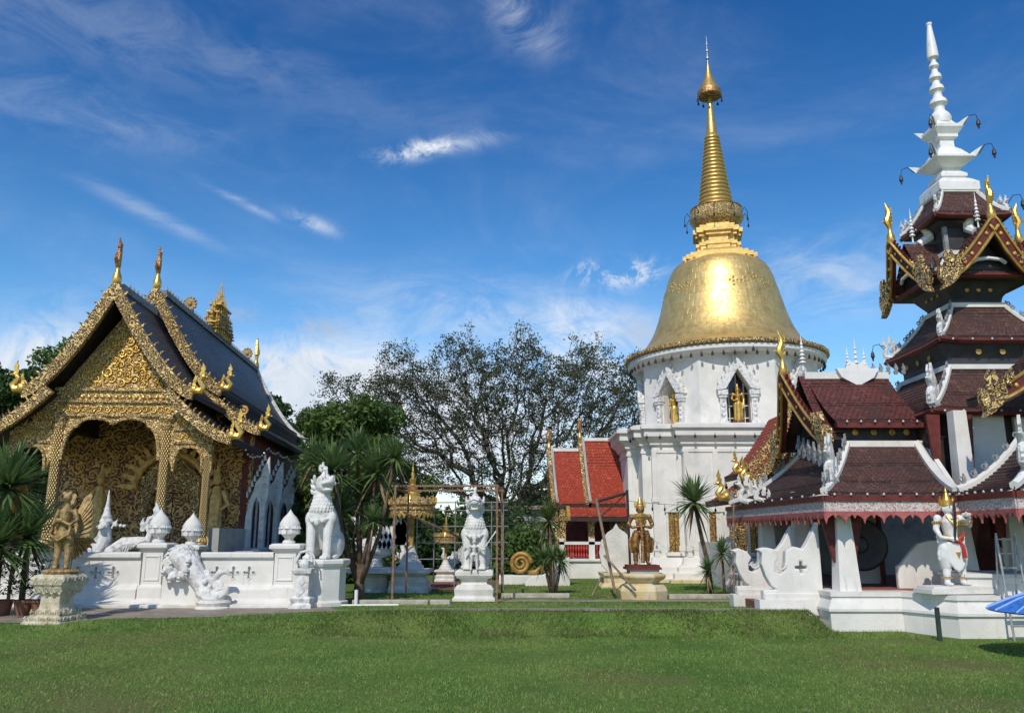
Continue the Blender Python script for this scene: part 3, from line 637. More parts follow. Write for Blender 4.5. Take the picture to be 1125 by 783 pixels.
# the tiered parasol ornament on the ridge
m = MB(); y = 10.6
for k, (dx, h, zz) in enumerate([(-2, 1.4, 0), (-1, 1.9, 0), (0, 2.9, 0), (1, 1.9, 0), (2, 1.4, 0)]): pass
for i in range(-4, 5): rods(m, (0, y+i*.30, 10.0), 2.75-abs(i)*.33, 5, .10)
for i in range(-4, 5):
    for q in (-1, 1): rods(m, (q*.22, y+i*.30, 10.0), 1.7-abs(i)*.2, 4, .10)
for zz, w_ in ((10.4, 1.35), (10.9, 1.1), (11.3, .85)): m.box(-.26, .26, y-w_, y+w_, zz, zz+.06)
m.build('parasol_ornament', goldp, T)
m = MB(); naga_end(m, (3.65, 17.6, 5.3), (1, 0, 0), .8); m.build('naga_finial', whitec, T, smooth='auto'); m = MB(); naga_end(m, (2.55, 17.6, 6.5), (1,0,0), .7); m.build('naga_finial', whitec, T, smooth='auto')
# white ornate side windows
def temple_window(y):
    w0 = MB()
    for q in (-.62, .62):
        w0.box(3.2, 3.27, y+q-.08, y+q+.08, 1.25, 3.6)
    w0.box(3.2, 3.75, y-.9, y+.9, 1.15, 1.25)
    o = w0.build('window', whitec, T, bevel=.015)
    g = MB(); g.box(3.19, 3.24, y-.48, y+.48, 1.25, 3.9); g.build('shutter', darkw, o)
    n_ = MB(); n_.prism([(3.15,1.25),(3.18,2.4),(3.28,3.1),(3.45,3.5),(3.50,3.8),(3.70,4.05),(3.76,4.35),(4.02,4.85),(4.06,4.2),(4.02,3.2),(3.93,3.0),(3.93,1.25),(3.74,1.25),(3.74,2.7),(3.70,3.0),(3.58,3.25),(3.46,3.0),(3.42,2.7),(3.42,1.25)], (0,y-.72,0), (1,0,0), (0,0,1), .16)
    n_.v = [(3.2+(a-3.15)*.82, b, 1.25+(c-1.25)*.86) for a, b, c in n_.v]
    for i in range(8): flame(n_, (3.26+.075*i, y-.74, 2.95+.18*i), (-1,0,0), (0,0,1), .18, .10)
    for i in range(7): spiral(n_, (3.76, y-.83, 1.5+i*.24), (1,0,0), (0,0,1), .07, .022, 1.3, 1, 8)
    for i in range(4): spiral(n_, (3.78, y-.83, 2.85+i*.26), (1,0,0), (0,0,1), .12-.02*i, .024, 1.3, 1, 8)
    n_.build('window_wing', whites, o)
    pass
for y in (5.0, 7.2, 9.7, 12.4, 15.3): temple_window(y)
m = MB(); m.box(3.2, 3.3, 4.25, 4.55, 1.2, 5.2); m.build('corner_post', goldb, T)
m = MB(); m.box(2.96, 3.26, 1.0, 4.3, 1.2, 1.9); m.build('porch_parapet', stuccog, T)

# fairy lights along the eave
SL = thing('string_lights', 'string of small white bulbs hanging along the dark eave of the golden hall', 'string lights', T.location, R(4))
m = MB(); pts = []
for i in range(46):
    u = i/45; pts.append((3.75, 1.5+u*14.5, 4.30+.42*min(1, max(0, (u-.12)*12))-.10*abs(sin(u*pi*9))))
m.tube(pts, .008, 4); m.build('wire', blackm, SL)
bm_ = MB(); bm_.ell((0,0,0), .034, 6, 4); b0 = bm_.build('bulb', bulbm, SL, loc=pts[0])
for p in pts[1:]:
    c = b0.copy(); COL.objects.link(c); c.location = V(p)-V((0,0,.05)); c.parent = SL
# ------------------------------------------------------------------ white and gold stupa
SX, SY = 9.53, 36.0
ST = thing('stupa', 'huge golden bell stupa with ringed spire on a tall white base', 'stupa', (SX, SY, .15))
half = [(3.05,-4.9),(3.05,-4.5),(4.15,-4.5),(4.15,-4.15),(4.5,-4.15),(4.5,-3.05),(4.9,-3.05)]
q = half; base_pts = []
for k in range(4):
    a = k*pi/2; base_pts += [(x*cos(a)-y*sin(a), x*sin(a)+y*cos(a)) for x, y in q]
m = MB(); m.plan(base_pts, [(.75,-.2),(.75,.22),(.62,.24),(.62,.42),(.42,.46),(.42,.62),(.22,.72),(.15,.95),(0,1.0),(0,4.85),(.04,4.86),(.04,4.98),(0,5.0),(0,5.12),(.10,5.16),(.10,5.24),(.24,5.40),(.34,5.46),(.34,5.70),(.46,5.74),(.46,5.86),(.2,5.95),(-.9,6.0)])
bs = m.build('base', stucco, ST)
m = MB(); m.plan(base_pts, [(.80,-.2),(.80,.20),(.70,.235)]); m.build('base_step', ochre, bs)
# octagonal drum with niches
oc = lambda r, a0=0: [(r*cos(R(22.5+45*k)+a0), r*sin(R(22.5+45*k)+a0)) for k in range(8)]
RZ = R(-7.5)
m = MB(); m.plan(oc(3.92, RZ), [(0,5.9),(0,8.9),(.05,8.92),(.05,9.0)])
dr = m.build('drum', stucco, ST)
cut = MB()
for k in range(8):
    a = RZ+R(-90+45*k); cut.M = Matrix.Rotation(a+pi/2, 4, 'Z')
    cut.prism([(-.46,6.05),(.46,6.05),(.46,7.55),(0,8.35),(-.46,7.55)], (0,-3.5,0), (1,0,0), (0,0,1), 1.1)
bool_cut(dr, cut)
for k in range(8):
    if k in (3, 4, 5): continue
    M4 = Matrix.Rotation(RZ+R(45*k), 4, 'Z'); r = -3.62
    m = MB(); m.M = M4
    m.prism([(-.72,7.45),(-.86,7.45),(-.80,7.65),(0,8.78),(.80,7.65),(.86,7.45),(.72,7.45),(.48,7.5),(0,8.30),(-.48,7.5)], (0,r-.14,0), (1,0,0), (0,0,1), .30)
    fr = m.build('niche_gable', whitec, ST)
    m = MB(); m.M = M4
    for s_ in (-1, 1):
        for z0, z1, w_, d in ((6.0,6.2,.17,.24),(6.2,6.3,.13,.18),(6.3,7.15,.115,.16),(7.15,7.25,.16,.22),(7.25,7.45,.19,.26)):
            m.box(s_*.61-w_, s_*.61+w_, r-d, r+.05, z0, z1)
        for i in range(4): m.ell((s_*.61, r-.17, 6.45+i*.19), (.08,.05,.07), 6, 4)
        flame(m, (s_*.70, r-.15, 7.42), (s_, 0, 0), (0,0,1), .26, .1)
    for i in range(5):
        t = (i+.5)/5
        for s_ in (-1, 1): flame(m, (s_*.82*(1-t), r-.15, 7.62+1.13*t), (s_, 0, 0), (0,0,1), .16, .08)
    flame(m, (-.03, r-.15, 8.72), (1,0,0), (0,0,1), .2, .08)
    m.build('niche_pilaster', whitec, fr)
    m = MB(); m.M = M4; m.box(-.46, .46, -3.02, -2.96, 6.0, 8.4); m.build('niche_window', glassd, fr)
    m = MB(); m.M = M4
    for x in (-.3, 0, .3): m.box(x-.02, x+.02, -3.07, -3.02, 6.0, 8.2)
    for z in (6.4, 6.9, 7.4): m.box(-.46, .46, -3.06, -3.025, z-.02, z+.02)
    m.build('window_grille', stucco, fr)
m = MB(); prof = [(3.70,8.98),(4.22,9.02),(4.30,9.1),(4.30,9.26),(4.22,9.30)]; m.lathe(prof, 96); m.build('rim_moulding', stucco, ST, smooth='auto')
# bell
HZ = -.42
bp = [(4.24,9.30),(4.34,9.34),(4.36,9.42),(4.22,9.50),(4.0,9.62),(3.65,9.85),(3.38,10.15),(3.12,10.6),(2.92,11.1),(2.77,11.6),(2.64,12.1),(2.50,12.6),(2.36,13.1),(2.22,13.45),(2.02,13.74),(1.7,13.95),(1.3,14.06),(.4,14.1)]
from bisect import bisect
def spl(P, n):
    out = []
    for i in range(len(P)-1):
        p0, p1, p2, p3 = P[max(0,i-1)], P[i], P[i+1], P[min(len(P)-1,i+2)]
        for k in range(n):
            t = k/n; out.append(tuple(.5*((2*p1[j])+(-p0[j]+p2[j])*t+(2*p0[j]-5*p1[j]+4*p2[j]-p3[j])*t*t+(-p0[j]+3*p1[j]-3*p2[j]+p3[j])*t**3) for j in range(2)))
    return out+[P[-1]]
bs_ = spl(bp, 4); m = MB(); L_ = len(bs_)-1
acc = [0]
for i in range(L_): acc.append(acc[-1]+hypot(bs_[i+1][0]-bs_[i][0], bs_[i+1][1]-bs_[i][1]))
vs = []; uv = []; n = 128
for i, (r, z) in enumerate(bs_):
    for j in range(n+1): a = 2*pi*j/n; vs.append((r*cos(a), r*sin(a), z)); uv.append((j/n*18, acc[i]))
m.add(vs, [(i*(n+1)+j, i*(n+1)+j+1, (i+1)*(n+1)+j+1, (i+1)*(n+1)+j) for i in range(L_) for j in range(n)], uv)
be = m.build('bell', bellg, ST, smooth=True)
m = MB(); m.lathe([(4.34,9.30),(4.42,9.36),(4.42,9.42),(4.32,9.48),(4.22,9.48)], 128)
for i in range(110): a = 2*pi*i/110; m.cbox((4.40*cos(a), 4.40*sin(a), 9.40), (.06,.12,.14), a)
m.build('bell_rim', goldc, be)
for k in range(4):     # raised flower bosses round the shoulder
    a = R(-70+90*k); M4 = Matrix.Rotation(a+pi/2, 4, 'Z'); m = MB(); m.M = M4
    for i in range(5):
        for (dx, dz) in ((0,0),(.16,.05),(-.16,.05),(0,.18),(0,-.18)):
            th = (i-2)*.19; rr = 2.56; zz = 12.35+dz-.0*abs(i-2)+(.22 if i == 2 else 0)
            m.ell(((rr-.33*(dz+ (zz-12.35)*.0))*sin(th+dx/rr), -(rr-.25*(zz-12.35))*cos(th+dx/rr), zz), (.08,.03,.07), 8, 5)
    m.build('flower_boss', bellg, be, smooth=True)
# harmika
hp = [(.55,-1.0),(.55,-.85),(.82,-.85),(.82,-.55),(1.0,-.55)]
hpts = []
for k in range(4):
    a = k*pi/2+R(-12); hpts += [(x*cos(a)-y*sin(a), x*sin(a)+y*cos(a)) for x, y in hp]
m = MB(); m.plan(hpts, [(.62,14.25),(.62,14.45),(.42,14.5),(.42,14.62),(.2,14.68),(.12,14.8),(-.05,14.85),(-.05,15.02),(.0,15.05),(.0,15.2),(-.12,15.24),(-.12,15.45),(.0,15.5),(.0,15.62),(.1,15.66),(.1,15.85),(-.05,15.9),(-.05,16.05),(-.2,16.08)], (0,0,HZ)); m.build('harmika', bellg, ST)
m = MB(); m.lathe([(.6,15.9),(.68,16.05),(.9,16.12),(1.12,16.32),(1.24,16.5),(1.24,16.58),(1.18,16.6),(1.20,16.66),(1.15,16.95),(1.2,17.0),(1.05,17.04),(.9,17.06)], 48, (0,0,HZ)); rg = m.build('parasol_ring', goldf, ST, smooth='auto')
m = MB(); m.lathe([(.5,16.0),(.5,16.2),(.55,16.1)], 24, (0,0,HZ))
for i in range(6):
    a = R(-130+i*24); m.ell((.78*cos(a), .78*sin(a), 16.18+HZ), (.10,.10,.08), 8, 5)
m.build('red_ribbon', redm, rg)
prof = [(.9,17.0+HZ)]; z = 17.05+HZ; nR = 19
for i in range(nR):
    t = i/nR; r = .84-(.84-.34)*t**.85; h = .208-.03*t; prof += [(r-.05,z),(r,z+h*.35),(r-.005,z+h*.65),(r-.06,z+h*.97)]; z += h
m = MB(); m.lathe(prof+[(.26,z)], 40); m.build('ringed_spire', bellg, ST, smooth='auto')
zt = z
m = MB(); m.lathe([(.29,zt),(.31,zt+.06),(.26,zt+.15),(.20,zt+.8),(.13,zt+1.6),(.09,zt+2.05),(.07,zt+2.15),(.07,zt+2.45)], 24); m.build('plain_spire', bellg, ST, smooth='auto')
zu = Z(106, 36)-.15
m = MB(); m.lathe([(.05,zt+2.3),(.05,zu),(.48,zu),(.54,zu+.1),(.54,zu+.26),(.50,zu+.34),(.42,zu+.5),(.30,zu+.75),(.20,zu+1.0),(.12,zu+1.3),(.06,zu+1.6),(.05,zu+1.7)], 24); tp = m.build('top_parasol', bellg, ST, smooth='auto')
m = MB(); m.lathe([(.53,zu-.05),(.57,zu+.0),(.57,zu+.22),(.50,zu+.24)], 24); m.build('parasol_fringe', bronze, tp)
m = MB(); pz = zu+1.65; m.lathe([(.04,pz),(.03,pz+.3),(.09,pz+.34),(.09,pz+.42),(.03,pz+.46),(.03,pz+.7),(.07,pz+.74),(.07,pz+.82),(.025,pz+.86),(.025,pz+1.05),(.055,pz+1.1),(.02,pz+1.25),(.004,pz+1.6)], 12); m.build('finial', greym, tp)
bl = MB(); bl.tube([(0,0,0),(.0,0,-.1)], .012, 4); bl.lathe([(.02,-.09),(.05,-.13),(.06,-.25),(.0,-.26)], 6)
bell0 = bl.build('wind_bell', blackm, ST, loc=(4.45*cos(R(-90)), 4.45*sin(R(-90)), 9.12))
def bells(r, z, n, sc=1., arc=(-200, 20)):
    for i in range(n):
        a = R(arc[0]+(arc[1]-arc[0])*i/(n-1)); c = bell0.copy(); COL.objects.link(c); c.parent = ST; c.location = (r*cos(a), r*sin(a), z); c.scale = (sc,)*3
bells(4.20, 9.06, 38); bells(.58, zu-.05, 10, .9, (0, 324))
for i in range(10):
    a = 2*pi*i/10; m = MB(); m.tube([(1.15*cos(a),1.15*sin(a),16.55+HZ),(1.36*cos(a),1.36*sin(a),16.85+HZ),(1.48*cos(a),1.48*sin(a),16.6+HZ),(1.48*cos(a),1.48*sin(a),16.3+HZ)], [.02,.02,.016,.016], 5); m.ell((1.48*cos(a),1.48*sin(a),16.25+HZ), (.05,.05,.09), 6, 4); m.build('wind_bell', blackm, ST)
x = -3.4
while x < 3.5:
    c = bell0.copy(); COL.objects.link(c); c.parent = ST; c.location = (x, -5.28, 5.55); c.scale = (.8,)*3; x += .75
for x, y in ((-3.9,-4.88),(-4.4,-4.88),(-4.85,-4.4),(-4.85,-3.6)):
    c = bell0.copy(); COL.objects.link(c); c.parent = ST; c.location = (x, y, 5.55); c.scale = (.8,)*3
# pilasters and gold shuttered windows on the base
m = MB()
for x, y in ((-2.95,-4.9),(-1.85,-4.9),(.2,-4.9),(-4.1,-4.5),(-3.15,-4.5)):
    m.box(x-.09, x+.09, y-.06, y+.1, 1.0, 4.9); m.box(x-.13, x+.13, y-.09, y+.1, 3.0, 3.14); m.box(x-.13, x+.13, y-.09, y+.1, 1.2, 1.4)
m.build('pilaster', stucco, bs)
for x, y in ((-3.42,-4.5),(-2.0+.02,-4.9),(-.5,-4.9),(2.2,-4.9)):
    m = MB(); m.box(x-.34, x+.34, y-.16, y+.02, 1.02, 1.16); m.box(x-.30, x-.22, y-.08, y+.02, 1.16, 2.62); m.box(x+.22, x+.30, y-.08, y+.02, 1.16, 2.62); m.box(x-.36, x+.36, y-.12, y+.02, 2.62, 2.76); m.box(x-.30, x+.30, y-.08, y+.02, 2.76, 2.9)
    wf = m.build('window', stucco, ST, bevel=.01)
    m = MB(); m.box(x-.22, x+.22, y-.05, y+.01, 1.16, 2.62); m.build('shutter', goldw, wf)
    m = MB(); m.box(x-.012, x+.012, y-.06, y-.045, 1.16, 2.62); m.build('shutter_seam', darkw, wf)
# standing buddha figures in the niches
def figure(root, H, mat, arms=None, legs=None, robe=False, voxel=.02, crown=None, name='body', head_tilt=0, face=True, stance=.10, hmat=None):
    """standing body, front towards -y, height H to the top of the skull"""
    m = MB(); k = H/1.0
    def P(x, y, z): return (x*k, y*k, z*k)
    if robe: m.tube([P(0,0,.02),P(0,0,.12),P(0,0,.3),P(0,0,.48),P(0,0,.56)], [.13*k,.12*k,.115*k,.115*k,.105*k], 12, .72)
    for s in (-1, 1):
        lg = (legs or {}).get(s) or [(s*stance,0,.03),(s*stance,-.005,.14),(s*stance*.95,-.012,.28),(s*stance*.85,0,.40),(s*.065,0,.52)]
        m.tube([P(*p) for p in lg], [.034*k,.048*k,.045*k,.064*k,.082*k], 10)
        f = lg[0]; m.ell(P(f[0]+s*.012, f[1]-.045, .022), (.036*k,.085*k,.024*k), 10, 6)
    m.ell(P(0,0,.52), (.125*k,.09*k,.08*k)); m.tube([P(0,0,.50),P(0,-.005,.58),P(0,0,.66),P(0,0,.76),P(0,.004,.83)], [.115*k,.095*k,.108*k,.130*k,.075*k], 12, .68)
    m.tube([P(0,0,.82),P(0,-.005,.875)], [.045*k,.040*k], 10)
    m.ell(P(0,-.008,.925), (.062*k,.072*k,.082*k), 14, 10)
    if face:
        m.ell(P(0,-.080,.922), (.012*k,.020*k,.022*k), 6, 5); m.ell(P(0,-.070,.885), (.026*k,.016*k,.010*k), 6, 4)
        for s in (-1, 1): m.ell(P(s*.026,-.070,.938), (.014*k,.010*k,.009*k), 6, 4); m.ell(P(s*.064,0,.92), (.012*k,.022*k,.034*k), 6, 5)
    for s in (-1, 1):
        ar = (arms or {}).get(s) or [(s*.135,0,.80),(s*.175,.01,.66),(s*.165,-.06,.53),(s*.16,-.08,.47)]
        m.ell(P(*ar[0]), .052*k, 8, 6); m.tube([P(*p) for p in ar], [.046*k,.040*k,.030*k,.024*k], 8)
        h = V(ar[-1]); d = (V(ar[-1])-V(ar[-2])).normalized(); m.ell(P(*(h+d*.02)), (.026*k,.022*k,.032*k), 8, 6)
        sd_ = d.cross(V((0,1,0))); sd_ = sd_.normalized() if sd_.length > .1 else V((1,0,0))
        for i in range(4):
            b = h+d*.035+sd_*(.011*(i-1.5)); m.tube([P(*b), P(*(b+d*.025)), P(*(b+d*.036+V((0,-.018,-.006))))], [.0075*k,.007*k,.005*k], 6)
        b = h+d*.01+sd_*.022*s; m.tube([P(*b), P(*(b+d*.014+sd_*.016*s)), P(*(b+d*.03+sd_*.015*s))], [.009*k,.008*k,.006*k], 6)
    return m.build(name, mat, root, remesh=voxel)
for k, nm in ((0, 'golden standing buddha in the right-hand pointed niche of the white stupa drum'), (7, 'golden standing buddha in the left-hand pointed niche of the white stupa drum')):
    a = RZ+R(45*k); px_, py_ = 3.46*sin(a), -3.46*cos(a)
    B = thing('buddha_statue', nm, 'statue', (SX+px_, SY+py_, 6.19), a, 'buddha statues in the stupa niches')
    m = MB(); m.lathe([(.26,0),(.26,.08),(.2,.12),(.24,.2),(.24,.24)], 16); m.build('lotus_base', bronze, B)
    e = thing('x', None, None); figure(B, 1.32, gold, arms={-1:[(-.135,0,.80),(-.18,.01,.66),(-.13,-.09,.60),(-.06,-.13,.62)], 1:[(.135,0,.80),(.175,.01,.66),(.165,-.03,.53),(.15,-.05,.42)]}, robe=True, voxel=.018).location = (0, 0, .22)
    bpy.data.objects.remove(e)
    m = MB(); m.lathe([(.055,0),(.06,.05),(.03,.10),(.008,.2)], 10, (0,0,1.50)); m.build('flame_crown', gold, B, smooth='auto')

# stupa front porch: two red roofed tiers with the gable to the lawn
FP = thing('front_porch', 'red roofed naga porch of the stupa, half hidden by the white pavilion', 'porch', (9.4, 26.6, .2))
gable(FP, 1.0, 2.2, 5.85, 1.75, 3.75, 1.35, tred, goldc, darkw, .30, .12, 1.35, .5, .2, name='rear_roof')
gable(FP, -.2, 1.8, 5.45, 1.85, 3.45, 1.35, tred, goldc, darkw, .30, .12, 1.3, .5, .2, name='front_roof')
gable(FP, -.1, 3.0, 3.55, 2.55, 2.85, 1.3, tred, goldc, darkw, .24, .12, 0, .62, 0, x0=1.4, apex=False, name='skirt_roof')
for sx in (-2.1, 2.1):
    m = MB(); m.box(sx-.16, sx+.16, 0, .32, 0, 2.9); m.build('post', goldc, FP)
    m = MB(); m.tube([(sx, -.05, 2.9), (sx-.15, -.25, 2.5), (sx-.05, -.2, 1.9), (sx, -.05, 1.3)], [.25,.22,.18,.08], 8)
    for i in range(5): flame(m, (sx-.1-.05*i, -.25, 2.7-.28*i), (-1,0,0), (0,0,1), .34, .12)
    m.build('naga_bracket', goldc, FP)
m = MB(); m.prism([(-1.3,3.5),(1.3,3.5),(0,5.0)], (0,.1,0), (1,0,0), (0,0,1), .1); m.build('gable_field', goldb, FP)
m = MB(); m.box(-2.2, 2.2, .2, 5, -.1, .8); m.box(-2.5,-2.3,.0,4.5,.0,1.5); m.build('podium', stucco, FP)

# red roofed side pavilion attached to the stupa (left)
RP = thing('side_pavilion', 'small pavilion with two bright orange-red roof tiers beside the stupa', 'pavilion', (4.6, 35.6, .2), R(90))
# local +y runs to world -x reversed: front gable faces world -x ... local (x,y) -> world (-y, x)
def rpx(o): return o
gable(RP, 3.0-4.6+1.2, 0, 0, 0, 0) if False else None
RP.rotation_euler = (0, 0, R(-90))           # local -y -> world -x ; local +x -> world -y (towards the lawn)
RP.location = (0, 35.8, .2)
gable(RP, 3.1, 2.0, 5.75, 2.0, 2.95, 1.25, tred, goldc, darkw, .22, .12, 1.0, .0, .1, trim=stucco, teeth=False, name='upper_roof')
gable(RP, 1.75, 1.5, 5.30, 2.0, 2.95, 1.25, tred, goldc, darkw, .22, .12, 1.0, .0, .1, trim=stucco, teeth=False, name='lower_roof')
gable(RP, 2.3, 2.6, 2.95, 2.6, 2.42, 1.2, tred, goldp, darkw, .2, .1, 0, 0, 0, x0=1.8, apex=False, teeth=False, name='skirt_roof')
m = MB(); m.box(-.08,.08,1.7,3.2,5.28,5.42); m.box(-.08,.08,3.1,5.2,5.73,5.87); m.build('ridge_cap', stucco, RP)
m = MB(); m.box(-1.9, 2.2, 1.9, 5.0, -.1, .75); m.box(-2.0, 2.3, 1.8, 5.0, .7, .8); m.build('podium', stucco, RP, bevel=.02)
for x, y in ((1.9,2.05),(1.9,3.2),(1.9,4.5),(-1.7,2.05),(-1.7,4.5)):
    m = MB(); m.box(x-.12,x+.12,y-.12,y+.12,.8,2.75); m.box(x-.16,x+.16,y-.16,y+.16,2.3,2.5); m.box(x-.15,x+.15,y-.15,y+.15,.8,.95); m.build('pillar', goldc, RP)
for (a, b) in ((2.05,3.2),(3.2,4.5)):
    ar = cusp(a+.12, b-.12, 1.9, 2.35, 3, 6); m = MB(); m.prism([(a+.12,1.9),(a+.12,2.75),(b-.12,2.75),(b-.12,1.9)]+ar[::-1], (1.9,0,0), (0,1,0), (0,0,1), .08); m.build('arch_panel', goldb, RP)
m = MB(); m.box(-1.8,1.7,4.9,4.96,.8,2.8); m.box(-1.8,-1.7,2,4.9,.8,2.8); m.build('wall', maroon, RP)
for (a, b) in ((2.2,3.05),(3.35,4.35)):
    m = MB()
    n_ = 8
    for i in range(n_): yy = a+(b-a)*(i+.5)/n_; m.lathe([(.03,0),(.05,.08),(.02,.2),(.05,.35),(.03,.5)], 8, (2.05, yy, .85))
    m.build('baluster_panel', redm, RP)
m = MB(); m.box(1.98,2.12,1.9,4.6,1.35,1.47); m.box(1.98,2.12,3.08,3.32,.8,1.6); m.box(1.98,2.12,1.9,2.1,.8,1.6); m.box(1.98,2.12,4.4,4.6,.8,1.6); m.build('railing', stucco, RP)
m = MB(); m.tube([(1.95,2.4,.8),(1.9,2.4,1.2)],.05,6); m.build('post', woodp, RP)

# ------------------------------------------------------------------ right-hand pavilion
PX, PY = 12.12, 21.25
PV = thing('tower_pavilion', 'white pavilion with brown tiled roofs stacked into a tower under a white spire', 'pavilion', (PX, PY, 0))
L = lambda X_, Y_, Z_=0.: (X_-PX, Y_-PY, Z_)
pl = [(6.7,17.8),(8.15,17.8),(8.75,16.75),(16,16.75),(16,26),(6.7,26)]; pl = [(x-PX, y-PY) for x, y in pl]
m = MB(); m.plan(pl, [(.10,-.2),(.10,.40),(.15,.42),(.15,.47),(.03,.66),(.03,.70),(.06,.71),(.06,.80)])
PLN = m.build('plinth', stucco, PV)
m = MB(); m.plan(offset_poly(pl, -.5), [(0,.79),(0,.825)]); m.build('floor', redpav, PLN)
m = MB(); m.plan([(x-PX, y-PY) for x, y in [(9.2,17.15),(9.9,16.95),(15.5,16.95),(15.5,18.6),(9.7,18.6),(9.2,18.2)]], [(0,.8),(0,1.12),(.05,1.13),(.05,1.2)]); m.build('step', stucco, PLN)
def column(x, y, z0, z1, w0=.23, w1=.13, wedge=True, base=True):
    m = MB(); m.sq([(w0,z0),(w0*.96,z0+.02),(w1,z1)], L(x, y, 0)[:3]); c = m.build('column', stucco, PV, bevel=.01)
    if False: m = MB(); m.sq([(w0+.10,z0),(w0+.10,z0+.1),(w0+.04,z0+.14),(w0+.04,z0+.26),(w0-.01,z0+.28)], L(x, y, 0)); m.build('column_base', stucco, c)
    if wedge:
        m = MB()
        for sx in (-1, 1): m.prism([(0,z1),(sx*.42,z1),(sx*.10,z0+(z1-z0)*.30),(0,z0+(z1-z0)*.30)], (x-PX+sx*w1, y-PY, 0), (1,0,0), (0,0,1), .08)
        m.build('bracket', maroon, c)
for x, y in ((7.15,18.15),(10.1,18.9),(11.3,18.9)): column(x, y, .8, 2.75, .24 if x < 9 else .26, .13)
for x, y in ((7.1,20.6),(7.1,23.4),(8.6,24.5),(9.9,24.3),(9.2,21.5),(11.4,22.0)): column(x, y, .8, 3.0, .22, .15, False)
column(10.25, 18.75, 2.7, 4.75, .19, .15, False, False); column(13.6, 18.9, .8, 4.7, .2, .15, False, False)
m = MB(); m.box(10.72-PX, 11.6-PX, 19.2-PY, 19.3-PY, 2.6, 4.75); m.box(11.9-PX, 13-PX, 19.3-PY, 19.4-PY, 2.6, 4.7); m.build('wall_panel', stucco, PV)
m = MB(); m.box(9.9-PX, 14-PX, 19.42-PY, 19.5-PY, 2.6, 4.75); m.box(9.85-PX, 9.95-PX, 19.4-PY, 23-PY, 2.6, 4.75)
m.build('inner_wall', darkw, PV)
m = MB(); m.box(7.4-PX, 14-PX, 24.6-PY, 24.7-PY, .8, 2.68); m.build('back_wall', stuccog, PV)  # paler grey paints in the look of a lit interior
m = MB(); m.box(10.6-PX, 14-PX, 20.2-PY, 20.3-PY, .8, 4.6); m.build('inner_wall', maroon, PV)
def fascia(pts, z0, z1, w, mat, name):
    m = MB()
    for (a, b) in zip(pts[:-1], pts[1:]):
        a2, b2 = V(L(*a)), V(L(*b)); d = (b2-a2); dx = d.normalized(); nn = V((dx.y, -dx.x, 0))*w
        m.add([a2+V((0,0,z0)), b2+V((0,0,z0)), b2+V((0,0,z1)), a2+V((0,0,z1)), a2+nn+V((0,0,z0)), b2+nn+V((0,0,z0)), b2+nn+V((0,0,z1)), a2+nn+V((0,0,z1))], [(0,1,2,3),(7,6,5,4),(4,5,1,0),(3,2,6,7),(0,3,7,4),(1,5,6,2)])
    return m.build(name, mat, PV)
eave = [(6.58,25.5),(6.58,17.5),(9.40,17.5),(9.40,15.5),(12.1,15.5)]
fascia([(x, y, 0) for x, y in eave], 2.66, 2.78, .05, maroon, 'fascia')
fascia([(x+.02, y+.02, 0) for x, y in eave], 2.42, 2.67, .03, lacep, 'lace_valance')
# red scalloped fringe
m = MB()
for (a, b) in zip(eave[:-1], eave[1:]):
    a2, b2 = V(L(*a)), V(L(*b)); d = b2-a2; n_ = max(2, round(d.length/.43)); u = d/n_
    for i in range(n_):
        o = a2+u*i; s = u.length
        pts = [(0,2.45),(0,2.25)]+[(s*.02+s*.96*t/10, 2.26+.125*sin(pi*t/10)**.75) for t in range(1, 10)]+[(s,2.25),(s,2.45)]
        un = u.normalized(); m.prism(pts, o+V((0,0,0)), un, (0,0,1), .045)
        m.prism([(-.035,2.30),(0,2.19),(.035,2.30)], o, un, (0,0,1), .04)
        m.prism([(s*.5-.05,2.40),(s*.5,2.30),(s*.5+.05,2.40)], o-V((un.y*-.0,.0,0)), un, (0,0,1), .05)
m.build('scalloped_fringe', redf, PV)
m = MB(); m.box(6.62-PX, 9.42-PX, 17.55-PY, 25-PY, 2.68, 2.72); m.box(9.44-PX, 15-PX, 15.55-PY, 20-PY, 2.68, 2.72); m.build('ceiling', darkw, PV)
def slope(a, b, c, d, mat, name, sag=.12, up=.0, rows=None, par=None, trims=True, crest=False):
    """a->b eave (left to right seen from outside), d->c top"""
    a, b, c, d = V(L(*a)), V(L(*b)), V(L(*c)), V(L(*d)); ln = ((d-a).length+(c-b).length)/2
    def f(u, v):
        p = (a*(1-u)+b*u)*(1-v)+(d*(1-u)+c*u)*v; return p+V((0,0,-sag*4*v*(1-v)*(1 if True else 0)+up*abs(2*u-1)**4*(1-v)**2))
    m = MB(); m.tiles(f, 14, rows or max(5, int(ln/.12)), .035, ((b-a).length, ln)); o = m.build(name, mat, par or PV)
    return o, f
def hipcap(f, u, mat, par, r=.09, name='hip_ridge', scroll=0, sc=.22, v0=0., v1=1.):
    m = MB(); pts = [V(f(u, v0+(v1-v0)*i/12))+V((0,0,.05)) for i in range(13)]; m.tube(pts, r, 6)
    o = m.build(name, mat, par)
    if scroll:
        m = MB(); d = (pts[-1]-pts[0]); d.z = 0; d.normalize()
        for i in range(scroll): p = pts[0].lerp(pts[-1], (i+.5)/scroll); k = min(12, int((i+.5)/scroll*12)); p = pts[k]; flame(m, p+V((0,0,r*.7)), d, (0,0,1), sc, .05); spiral(m, p+V((0,0,r+sc*.45)), d, V((0,0,1)), sc*.42, .022, 1.2, 1, 8)
        m.build('scroll_crest', greyc, o)
    return o
